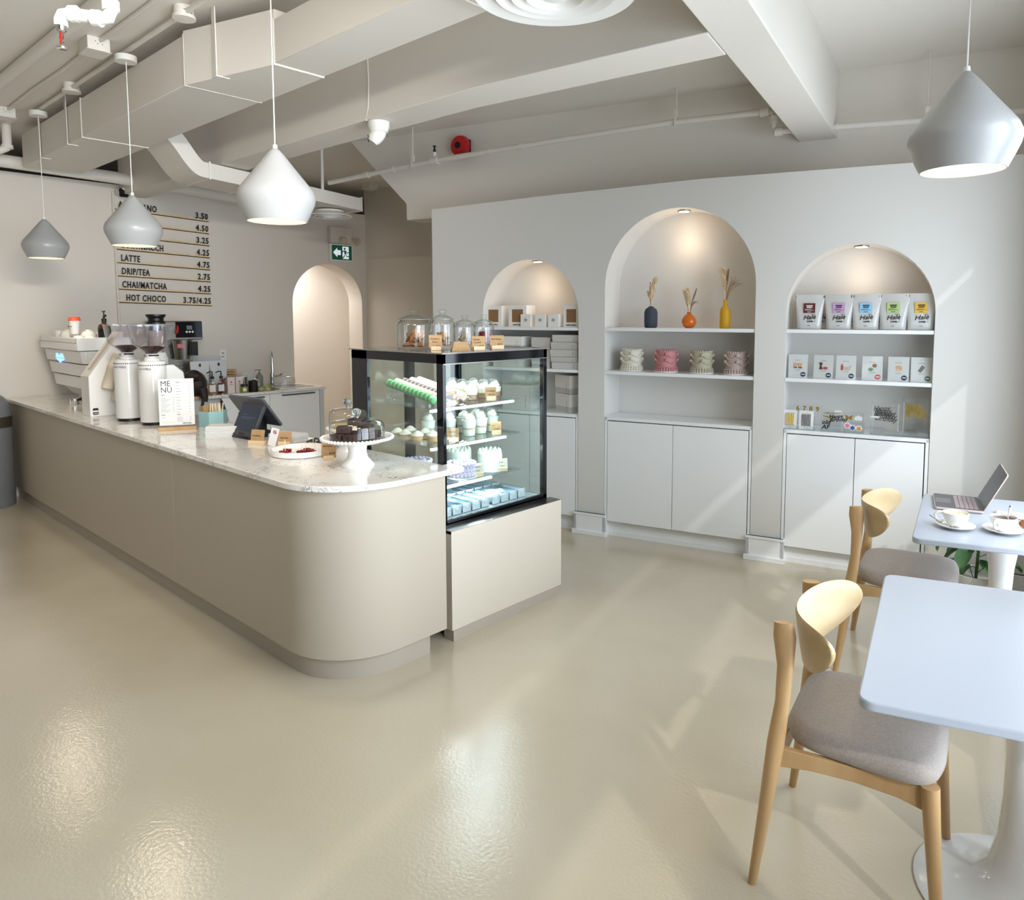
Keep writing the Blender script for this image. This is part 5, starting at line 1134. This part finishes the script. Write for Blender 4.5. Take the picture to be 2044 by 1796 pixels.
# greeting cards
NAVY, ROSE, GRN = (34,54,78), (206,92,96), (66,110,92)
def greet(label, e, dot, draw, dr):
    t = nthing('greeting_card', label, 'card', e, .05, U2, 'greeting cards', dr); Mc = Matrix.Rotation(math.radians(-9), 4, 'X')
    MB().bx(-.060, 0, 0, .060, .002, .156, M=Mc).build('card', M_PAPER, t)
    MB().bx(-.064, -.002, 0, .064, -.0012, .162, M=Mc).build('clear_sleeve', M_PLASTIC, t)
    MB().prism(circ(.034, .024, .0155), -.0035, -.0022, 'y', M=Mc).build('round_sticker', paint(dot, .5), t)
    MB().bx(.024, -.0042, .021, .044, -.0034, .027, M=Mc).build('sticker_print', M_PAPER, t)
    MB().bx(-.02, -.0032, .117, .018, -.0023, .119, M=Mc).bx(-.016, -.0032, .050, .016, -.0023, .052, M=Mc).build('small_print', M_INKG, t)
    for c, shapes in draw:
        m = MB()
        for s_ in shapes: m.prism(s_, -.0034, -.0022, 'y', M=Mc)
        m.build('picture', paint(c, .6), t)
cupP = lambda x: [(x-.009, .064), (x+.009, .064), (x+.012, .098), (x-.012, .098)]
greet('greeting card with two iced drinks, first from the left', .716, NAVY, (((206,160,120), [cupP(-.016), cupP(.014)]), ((110,70,50), [[(-.026, .064), (-.007, .064), (-.006, .072), (-.027, .072)], [(.005, .064), (.024, .064), (.025, .072), (.004, .072)]])), .05)
greet('greeting card with a drip coffee maker and a red mug', .874, NAVY, (((70,50,44), [[(-.026, .062), (-.004, .062), (-.011, .084), (-.004, .106), (-.026, .106), (-.019, .084)]]), ((176,70,66), [rrect(.0, .062, .026, .078, .005)])), -.03)
greet('greeting card with a red sauce bottle and a bowl', 1.012, NAVY, (((180,74,62), [rrect(-.03, .06, -.016, .092, .004), [(-.026, .092), (-.02, .092), (-.022, .104), (-.024, .104)]]), ((190,184,150), [[(-.008, .08), (.03, .08), (.022, .062), (0, .062)], [(.026, .08), (.036, .092), (.034, .094), (.022, .081)]])), .0)
greet('greeting card with a sushi roll and a brown kiwi shape', 1.168, ROSE, (((110,140,110), [[(-.024, .070), (-.006, .058), (.008, .074), (-.012, .084)]]), ((146,106,72), [circ(.014, .096, .012, 18)])), .02)
greet('greeting card with a tan fortune cookie', 1.318, NAVY, (((206,164,120), [[(-.018, .084), (-.004, .102), (.018, .096), (.022, .078), (.006, .064), (.004, .08)]]), ((232,190,160), [circ(-.002, .072, .008, 14)])), -.02)
greet('greeting card with a dark handheld gadget, at the right end', 1.448, GRN, (((104,108,106), [[(-.02, .07), (-.004, .06), (.018, .094), (.002, .106)]]), ((196,204,200), [circ(.006, .092, .006, 12)])), .04)
# candle packs and cake toppers
def stand(label, e, w_, h_): 
    t = nthing('acrylic_stand', label, 'display stand', e, .025, U0, 'clear acrylic stands')
    MB().bx(-w_/2, 0, 0, w_/2, .06, .0025).bx(-w_/2, .0, 0, w_/2, .002, .028).bx(-w_/2, .030, 0, w_/2, .032, h_).build('sheet', M_ACRYL, t)
GOLD = mat('gold_foil', (196,162,66), .3, metal=.7)
def candles(label, e, c, dr):
    t = nthing('candle_pack', label, 'candles', e, .034, U0+.003, 'birthday candle packs', dr); Mc = Matrix.Rotation(math.radians(-10), 4, 'X')
    MB().bx(-.045, 0, 0, .045, .002, .125, M=Mc).build('backing_card', M_PAPER, t)
    m = MB()
    for k in range(6): m.tube([Mc @ Vector((-.025+.010*k, -.003, .026)), Mc @ Vector((-.025+.010*k, -.003, .10))], .0026, 8)
    m.build('candles', c, t)
    m = MB()
    for k in range(6): m.bx(-.026+.010*k, -.002, .1, -.024+.010*k, -.0006, .108, M=Mc).bx(-.028+.010*k, -.003, .022, -.022+.010*k, -.0004, .030, M=Mc)
    m.bx(-.012, -.001, .010, .012, -.0003, .012, M=Mc).build('holders', M_INKG, t)
stand('clear stand holding the gold and black candle packs', .73, .21, .09)
candles('pack of gold candles on a white card at the left of the lower shelf', .675, GOLD, .08)
candles('pack of black and grey candles beside the gold ones', .78, paint((84,84,88), .4), .05)
t = nthing('number_topper', 'gold number toppers in a clear pouch behind the candle packs', 'cake toppers', .785, .085, U0)
MB().bx(-.095, 0, 0, .095, .001, .165).build('pouch', M_PLASTIC, t)
for k, d_ in enumerate('6789'): text('gold_numeral', d_, .045, GOLD, t, (-.078+.042*k, -.002, .122), (PI/2,0,0), .001, bold=.03)
t = nthing('topper_pouch', 'clear pouch of black script toppers and gold pieces', 'cake toppers', .935, .035, U0+.003)
MB().bx(-.058, 0, 0, .058, .0015, .14).build('pouch', M_PLASTIC, t)
text('script_lettering', 'Happy\nBirthday', .032, M_INK, t, (-.012, -.002, .085), (PI/2, math.radians(-6), 0), .001, bold=.03, shear=.3, line=.7)
text('script_lettering', 'old\nAF', .040, M_INK, t, (-.056, -.003, .046), (PI/2, 0, 0), .001, bold=.03, shear=.2, line=.8)
m = MB()
for k in range(14): a = random.uniform(-.5, .5); m.bx(-.03, -.001, 0, .03, -.0003, .0022, M=Matrix.Translation((-.01+random.uniform(-.025, .03), 0, .085+random.uniform(-.03, .04))) @ Matrix.Rotation(a, 4, 'Y'))
m.build('gold_pieces', GOLD, t)
MB().bx(.02, -.003, .128, .062, -.0015, .14).build('price_tab', M_PAPER, t)
stand('clear stand under the black script topper pouch', .935, .13, .07)
t = nthing('sticker_pouch', 'clear pouch of colourful paper cake toppers with a butterfly and unicorn', 'cake toppers', 1.07, .035, U0+.003)
MB().bx(-.06, .001, 0, .06, .002, .132).build('pouch', M_PLASTIC, t)
fly = lambda x, z, s_: [(x, z-.3*s_), (x+.7*s_, z-.8*s_), (x+.8*s_, z-.1*s_), (x+s_, z+.8*s_), (x+.3*s_, z+.4*s_), (x, z+.1*s_), (x-.3*s_, z+.4*s_), (x-s_, z+.8*s_), (x-.8*s_, z-.1*s_), (x-.7*s_, z-.8*s_)]
MB().prism(fly(-.028, .098, .023), -.003, -.001, 'y').build('butterfly', GOLD, t)
MB().prism([(.008, .082), (.05, .082), (.054, .098), (.045, .112), (.034, .108), (.03, .125), (.026, .108), (.012, .108), (.004, .095)], -.003, -.001, 'y').build('unicorn', M_PAPER, t)
for nm, x, z, c in (('pink_flower', -.036, .045, (228,120,150)), ('blue_flower', -.004, .032, (70,90,160)), ('orange_flower', .034, .030, (226,150,60))):
    m = MB().prism(circ(x, z, .020, 20), -.0028, -.001, 'y'); m.build(nm, M_PAPER, t)
    MB().prism([(x+.017*(1 if k % 2 else .62)*math.cos(PI*k/6), z+.017*(1 if k % 2 else .62)*math.sin(PI*k/6)) for k in range(12)], -.0036, -.0026, 'y').build(nm, paint(c, .5), t)
stand('clear stand under the colourful paper topper pouch', 1.07, .13, .07)
for e_, h_, c, l_, wd in ((1.255, .205, mat('grey_script', (70,70,74), .4), 'tall clear bag of dark grey script toppers', .17), (1.425, .245, GOLD, 'tall crinkled clear bag of gold script toppers at the right end', .155)):
    t = nthing('topper_bag', l_, 'cake toppers', e_, .045, U0+.003)
    m = MB(); G = 8; pv = []
    for i in range(G+1):
        for k in range(G+1):
            pv.append((-wd/2+wd*k/G, .006*math.sin(i*2.1+k*1.7)*(i/G), h_*i/G))
    m.add(pv, [(i*(G+1)+k, i*(G+1)+k+1, (i+1)*(G+1)+k+1, (i+1)*(G+1)+k) for i in range(G) for k in range(G)]).build('bag', M_PLASTIC, t, smooth=60, solid=.001)
    for k in range(3): text('script_lettering', 'Happy\nBirthday', .046, c, t, (-wd*.42+.006*k, .010+.004*k, h_*.72-.012*k), (PI/2, math.radians(-4+4*k), 0), .0008, bold=.02, shear=.35, line=.75, sx=.8)
    if h_ < .22: MB().bx(-wd/2, -.004, .105, -wd/2+.05, -.003, .117).build('price_tab', M_PAPER, t)
    stand('clear stand under the ' + l_.split(' at')[0], e_, wd, .05)

# ================================================================== INSIDE AND ON THE DISPLAY CASE
random.seed(5)
TOP = ZT+.0035
def cookie(name, label, group, m_): 
    o = MB().lathe([(0, 0), (.026, 0), (.036, .004), (.038, .009), (.030, .015), (.012, .018), (0, .018)], 18).build(name, m_, smooth=60); tag(o, label, 'cookie', group); return o
def jar(label, x, y, R_, H_, cn, clabel, cgroup, cmat, nn):
    t = thing('cookie_jar', label, 'jar', (x, y, TOP), 0, 'glass cookie jars')
    MB().lathe([(0, 0), (R_*.94, 0), (R_, .012), (R_, H_*.60), (R_*.96, H_*.68), (R_*.82, H_*.72), (R_*.82, H_*.75), (R_*.79, H_*.75), (R_*.79, H_*.71), (R_*.93, H_*.66), (R_*.965, H_*.60), (R_*.965, .014), (0, .01)], 44).build('body', M_GLASS, t, smooth=60)
    MB().lathe([(R_*.90, H_*.745), (R_*.92, H_*.755), (R_*.90, H_*.77), (R_*.45, H_*.84), (R_*.22, H_*.87), (R_*.2, H_*.89), (R_*.30, H_*.92), (R_*.32, H_*.97), (R_*.24, H_*1.0), (0, H_)], 40).build('lid', M_GLASS, t, smooth=60)
    MB().lathe([(R_*.86, H_*.742), (R_*.935, H_*.745), (R_*.935, H_*.757), (R_*.86, H_*.757)], 40).build('lid_rim', mat('jar_rim', (150,160,158), .1, trans=.3) if 'jar_rim' not in bpy.data.materials else bpy.data.materials['jar_rim'], t)
    c0 = None
    for k in range(nn):
        o = cookie(cn, clabel, cgroup, cmat) if c0 is None else dup(c0)
        c0 = c0 or o; a = k*2.4; lay = k // 4; rr = (R_-.045) * (.75 if lay == 0 else .45)
        o.location = (x+rr*math.cos(a), y+rr*math.sin(a), TOP+.014+.022*lay + (.022 if lay else 0)); tl = (.12 if lay == 0 else .75)
        o.rotation_euler = (tl*math.sin(a*1.7), tl*math.cos(a*1.3), a)
CKM = mat('cookie_brown', (190,140,88), .8, bump=.6, bscale=60, c2=(156,104,60), vscale=35)
OAT = mat('cookie_oat', (206,172,122), .85, bump=.8, bscale=90, c2=(168,128,82), vscale=50)
CRM = mat('cookie_cream', (206,190,160), .85, bump=.8, bscale=90, c2=(170,150,118), vscale=50)
RVC = mat('cookie_red', (156,30,38), .8, bump=.6, bscale=60, c2=(120,20,28), vscale=35)
jar('widest glass cookie jar, nearest the counter on the case', -3.315, 2.605, .101, .222, 'cookie', 'brown chip cookie in the widest glass jar', 'cookies in the widest jar', CKM, 9)
jar('second glass cookie jar from the left holding oat cookies', -3.305, 2.808, .074, .222, 'cookie', 'golden oat cookie in the second glass jar', 'cookies in the second jar', OAT, 8)
jar('third glass cookie jar, smaller, holding pale cookies', -3.275, 2.957, .064, .190, 'cookie', 'pale cookie in the third glass jar', 'cookies in the third jar', CRM, 6)
jar('fourth glass cookie jar holding red velvet cookies', -3.245, 3.088, .064, .192, 'cookie', 'dark red cookie in the fourth glass jar', 'cookies in the fourth jar', RVC, 8)
t = MB().bx(-.004, -.001, 0, .004, .001, .12).build('ribbon', mat('pink_ribbon', (226,160,166), .4), loc=(-3.40, 3.035, TOP), rot=(0, .0, .6)); bpy.data.objects.remove(t)
CA = math.radians(62)
price_card('kraft price card between the first and second cookie jars', (-3.03, 2.525, TOP), CA, (('Cranberry', .1, .66), ('Pecan', .25, .42), ('$3.75', .5, .12)), .072, .072, 8, .055, size=.012)
price_card('kraft price card in front of the fourth cookie jar', (-2.86, 2.685, TOP), CA, (('Banana', .1, .66), ('Caramel', .1, .42), ('$3.75', .5, .12)), .074, .066, 8, .062, size=.012)
price_card('kraft price card for red velvet cookies at the right on the case', (-2.87, 2.835, TOP), CA, (('Red Velvet', .08, .62), ('$3.75', .52, .2)), .082, .066, 8, .07, size=.013)
t = thing('tent_card', 'folded kraft tent card in front of the third cookie jar', 'price card', (-2.915, 2.60, TOP), CA, 'kraft price cards')
MB().add([(-.052, -.022, 0), (.052, -.022, 0), (.038, 0, .048), (-.034, 0, .048), (.05, .024, 0), (-.05, .024, 0)], [(0,1,2,3), (3,2,4,5)]).build('card', M_KRAFT, t, smooth=0, solid=.0008)
t2 = MB().bx(-.02, -.0142, .018, .02, -.0134, .0195).build('pen_line', M_INKG, t)
# macarons on an acrylic riser
t = thing('macaron_riser', 'clear sloping acrylic riser under the rows of macarons', 'display stand', (0, 0, 0))
z1, z0_, xA, xB = 1.283, 1.207, -3.40, -2.965
m = MB()
for k in range(6):
    y = 2.465+.054*k - .027
    m.add([(xA, y, z1+.016), (xB, y, z0_+.016), (xB, y+.027, z0_-.006), (xA, y+.027, z1-.006)], [(0,1,2,3)])
    if k < 5: m.add([(xA, y+.027, z1-.006), (xB, y+.027, z0_-.006), (xB, y+.054, z0_+.016), (xA, y+.054, z1+.016)], [(0,1,2,3)])
m.build('tray', M_ACRYL, t, smooth=0, solid=.002)
MB().bx(xA+.03, 2.44, SZ[0], xA+.033, 2.72, z1-.014).bx(xB-.03, 2.44, SZ[0], xB-.027, 2.72, z0_-.004).build('legs', M_ACRYL, t)
sl_ = math.atan2(z1-z0_, xB-xA)
m0 = None
for k, (c, nm, fc) in enumerate((((96,170,106), 'green', (222,230,208)), ((222,208,178), 'cream', (240,232,214)), ((112,92,88), 'brown', (210,190,176)), ((222,186,186), 'pink', (244,226,222)), ((226,204,182), 'peach', (244,232,220)))):
    sh_, fm_ = paint(c, .6), paint(fc, .6); base = None
    for j in range(12):
        if base is None:
            base = thing('macaron', '%s macaron standing in its row on the acrylic riser' % nm, 'macaron', (0,0,0), 0, nm + ' macarons')
            pr = [(0, .0042), (.0205, .0042), (.0222, .006), (.0225, .009), (.019, .0145), (.010, .0165), (0, .017)]
            MB().lathe(pr, 22).build('shell', sh_, base); MB().lathe([(r_, -z) for r_, z in pr], 22).build('shell', sh_, base)
            MB().lathe([(0, -.0042), (.0195, -.0042), (.0205, 0), (.0195, .0042), (0, .0042)], 22).build('filling', fm_, base); o = base
        else: o = dup(base)
        u = j/11; o.location = (xA+.035+(xB-xA-.06)*u, 2.465+.054*k, z1+.0185+(z0_-z1)*(.035+(xB-xA-.06)*u)/(xB-xA)); o.rotation_euler = (0, PI/2+sl_*-1*-1, 0)
# dome-lidded dessert cups
def dome_cup(label, group, loc, h_, layers, lab=True):
    t = thing('dessert_cup', label, 'dessert cup', loc, 0, group); r0, r1 = .034, .0435; zc = 0; prev = 0
    for k, (frac, c) in enumerate(layers):
        a, b = prev*h_, frac*h_; ra, rb = r0+(r1-r0)*prev, r0+(r1-r0)*frac
        MB().lathe([(0, a+.002), (ra-.0015, a+.002), (rb-.0015, b), (0, b)], 26).build('layer', paint(c, .6), t); prev = frac
    MB().lathe([(r0, 0), (r1, h_), (r1+.003, h_+.001), (r1+.003, h_+.005)], 28).build('cup', M_PLASTIC, t)
    MB().ball((0, 0, h_+.008), (r1*.72, r1*.72, .024), 16, 8).ball((.006, .004, h_+.026), (.016, .016, .012), 12, 7).build('cream_top', M_CREAM, t)
    MB().lathe([(r1+.003, h_+.004), (r1, h_+.012), (r1*.96, h_+.028), (r1*.78, h_+.045), (r1*.4, h_+.053), (.008, h_+.054)], 28).build('dome_lid', M_PLASTIC, t, smooth=60)
    return t
c0 = dome_cup('clear dome-lidded cup with brown and cream layers on the top case shelf', 'layered cups on the top shelf', (-3.07, 2.815, SZ[0]+.001), .058, ((.5, (176,136,110)), (1.0, (240,232,208))))
for x, y in ((-3.085, 2.935), (-3.095, 3.03), (-3.20, 2.86), (-3.21, 2.97), (-3.33, 2.90)): dup(c0, (x, y, SZ[0]+.001))
c0 = dome_cup('tall white dome-lidded cream cup on the middle case shelf', 'cream cups on the middle shelf', (-3.06, 2.79, SZ[1]+.001), .092, ((.42, (232,232,214)), (.5, (214,206,168)), (1.0, (240,240,228))))
for x, y in ((-3.075, 2.895), (-3.085, 2.995), (-3.17, 2.735), (-3.175, 2.85), (-3.18, 2.955), (-3.22, 2.62)): dup(c0, (x, y, SZ[1]+.001))
t = thing('acrylic_tray', 'shallow clear tray of mini cheesecakes on the middle case shelf', 'tray', (-3.22, 2.53, SZ[1]+.0005), 0)
MB().bx(-.19, -.115, 0, .19, .115, .003).bx(-.19, -.115, 0, .19, -.112, .03).bx(-.19, .112, 0, .19, .115, .03).bx(-.19, -.115, 0, -.187, .115, .03).bx(.187, -.115, 0, .19, .115, .03).build('tray', M_ACRYL, t)
mc = None
for x, y in ((-3.30, 2.465), (-3.215, 2.455), (-3.13, 2.47), (-3.07, 2.53), (-3.30, 2.555), (-3.17, 2.555)):
    if mc is None:
        mc = thing('mini_cheesecake', 'mini cheesecake with white cream swirl in the shallow clear tray', 'cake', (x, y, SZ[1]+.004), 0, 'mini cheesecakes in the tray')
        MB().lathe([(0, 0), (.031, 0), (.033, .028), (0, .03)], 22).build('base', mat('biscuit', (196,156,106), .8, bump=.5, bscale=90), mc)
        MB().lathe([(0, .028), (.034, .029), (.036, .035), (.026, .042), (.02, .048), (.008, .056), (0, .058)], 20).build('cream', M_CREAM, mc)
    else: dup(mc, (x, y, SZ[1]+.004))
# layer cakes on the bottom shelf
def party_cake(label, x, y, R_, H_, c, spikes, group):
    t = thing('layer_cake', label, 'cake', (x, y, SZ[2]+.001), 0, group); m_ = paint(c, .6)
    MB().lathe([(0, 0), (R_+.014, 0), (R_+.014, .007), (0, .007)], 36).build('cake_board', M_PAPER, t)
    MB().lathe([(0, .007), (R_, .007), (R_, H_-.004), (R_-.005, H_), (0, H_)], 36).build('icing', m_, t); m = MB()
    if spikes:
        for rr, n_ in ((R_*.84, 14), (R_*.5, 8)):
            for k in range(n_):
                a = 2*PI*k/n_; m.lathe([(.0115, -.002), (.010, .006), (.004, .018), (0, .022)], 10, (rr*math.cos(a), rr*math.sin(a), H_))
    else:
        for k in range(22):
            a = 2*PI*k/22
            for z, s_ in ((H_, .012), (H_*.80, .009), (H_*.5, .008), (.016, .011)): m.ball(((R_+.001)*math.cos(a+z*9), (R_+.001)*math.sin(a+z*9), z), (s_, s_, s_*.85), 7, 5)
        for k in range(10): a = 2*PI*k/10; m.ball((R_*.55*math.cos(a), R_*.55*math.sin(a), H_+.002), (.013, .013, .009), 8, 5)
    m.build('piping', paint(tuple(min(255, v+6) for v in c), .55), t)
party_cake('lavender piped cake beside the post on the lowest glass shelf', -3.03, 2.70, .076, .078, (214,202,222), False, 'lavender cakes')
party_cake('lavender piped cake at the left, seen through the side glass', -3.23, 2.54, .080, .090, (214,202,222), False, 'lavender cakes')
party_cake('smooth white cake with cream peaks, nearest the front glass', -3.04, 2.935, .072, .108, (236,240,226), True, 'white peaked cakes')
party_cake('smooth white cake with cream peaks behind the lavender one', -3.20, 2.835, .074, .112, (236,240,226), True, 'white peaked cakes')
for x, y, z, l_, ln in ((-2.985, 2.59, 0, 'kraft price card near the post on the top case shelf', ('Macaron', '$3.00')), (-2.975, 2.885, 0, 'kraft price card in front of the layered cups', ('Chocolate', 'Mousse')), (-2.98, 2.60, 1, 'kraft price card near the post on the middle case shelf', ('Tiramisu', '$6.75')), (-2.975, 2.925, 1, 'kraft price card in front of the tall cream cups', ('Tres', 'Leches')), (-2.965, 2.77, 2, 'pale price card in front of the lavender cake', ('Lavender', 'Cake')), (-2.955, 2.955, 2, 'pale price card in front of the white peaked cake', ('Vanilla', 'Cake'))):
    price_card(l_, (x, y, SZ[z]+.001), CA, ((ln[0], .1, .6), (ln[1], .3, .25)), .066, .062, 8, .055, size=.012, col=None if z < 2 else paint((214,206,190), .7))
# wrapped rolls on the deck
M_WRAP = mat('blue_lit_roll', (190,222,240), .45); M_FILM = glass_mat('film', (250,253,255), 1.6, .06, .05)  # bluish light of the case is put into the roll colour
r0 = None; dz = ZB+.0165
for row, (x, ys) in enumerate(((-2.965, [2.462+.0705*k + (.012 if k > 4 else 0) for k in range(9)]), (-3.175, [2.465+.0705*k for k in range(9)]), (-3.385, [2.47+.0705*k for k in range(9)]))):
    lab = ('wrapped pale roll cake in the front row at the bottom of the case', 'wrapped pale roll cake in the second row at the bottom of the case', 'wrapped pale roll cake in the back row at the bottom of the case')[row]; g = ('front row of wrapped rolls', 'second row of wrapped rolls', 'back row of wrapped rolls')[row]
    for y in ys:
        if r0 is None:
            r0 = thing('wrapped_roll', lab, 'roll cake', (x, y, dz), 0, g)
            MB().prism(rrect(-.027, .004, .027, .052, .018, 4), -.088, .08, 'x').build('roll', M_WRAP, r0, smooth=50)
            MB().prism(rrect(-.031, 0, .031, .057, .008, 3), -.095, .086, 'x').build('wrapper', M_FILM, r0, smooth=0)
            MB().add([(.0868, -.03, .003), (.0868, .03, .003), (.0868, .03, .054), (.0868, -.03, .054), (.0915, 0, .028)], [(0,1,4), (1,2,4), (2,3,4), (3,0,4)]).build('folded_end', mat('crinkled_film', (222,228,232), .12, metal=.35, bump=.6, bscale=50), r0, smooth=0)
            m = MB()
            for k in range(9): m.bx(-.075+.016*k, -.002, .0573, -.064+.016*k, .002, .0578)
            m.build('printed_line', paint((96,150,180), .5), r0)
        else: dup(r0, (x, y, dz), label=lab, group=g)
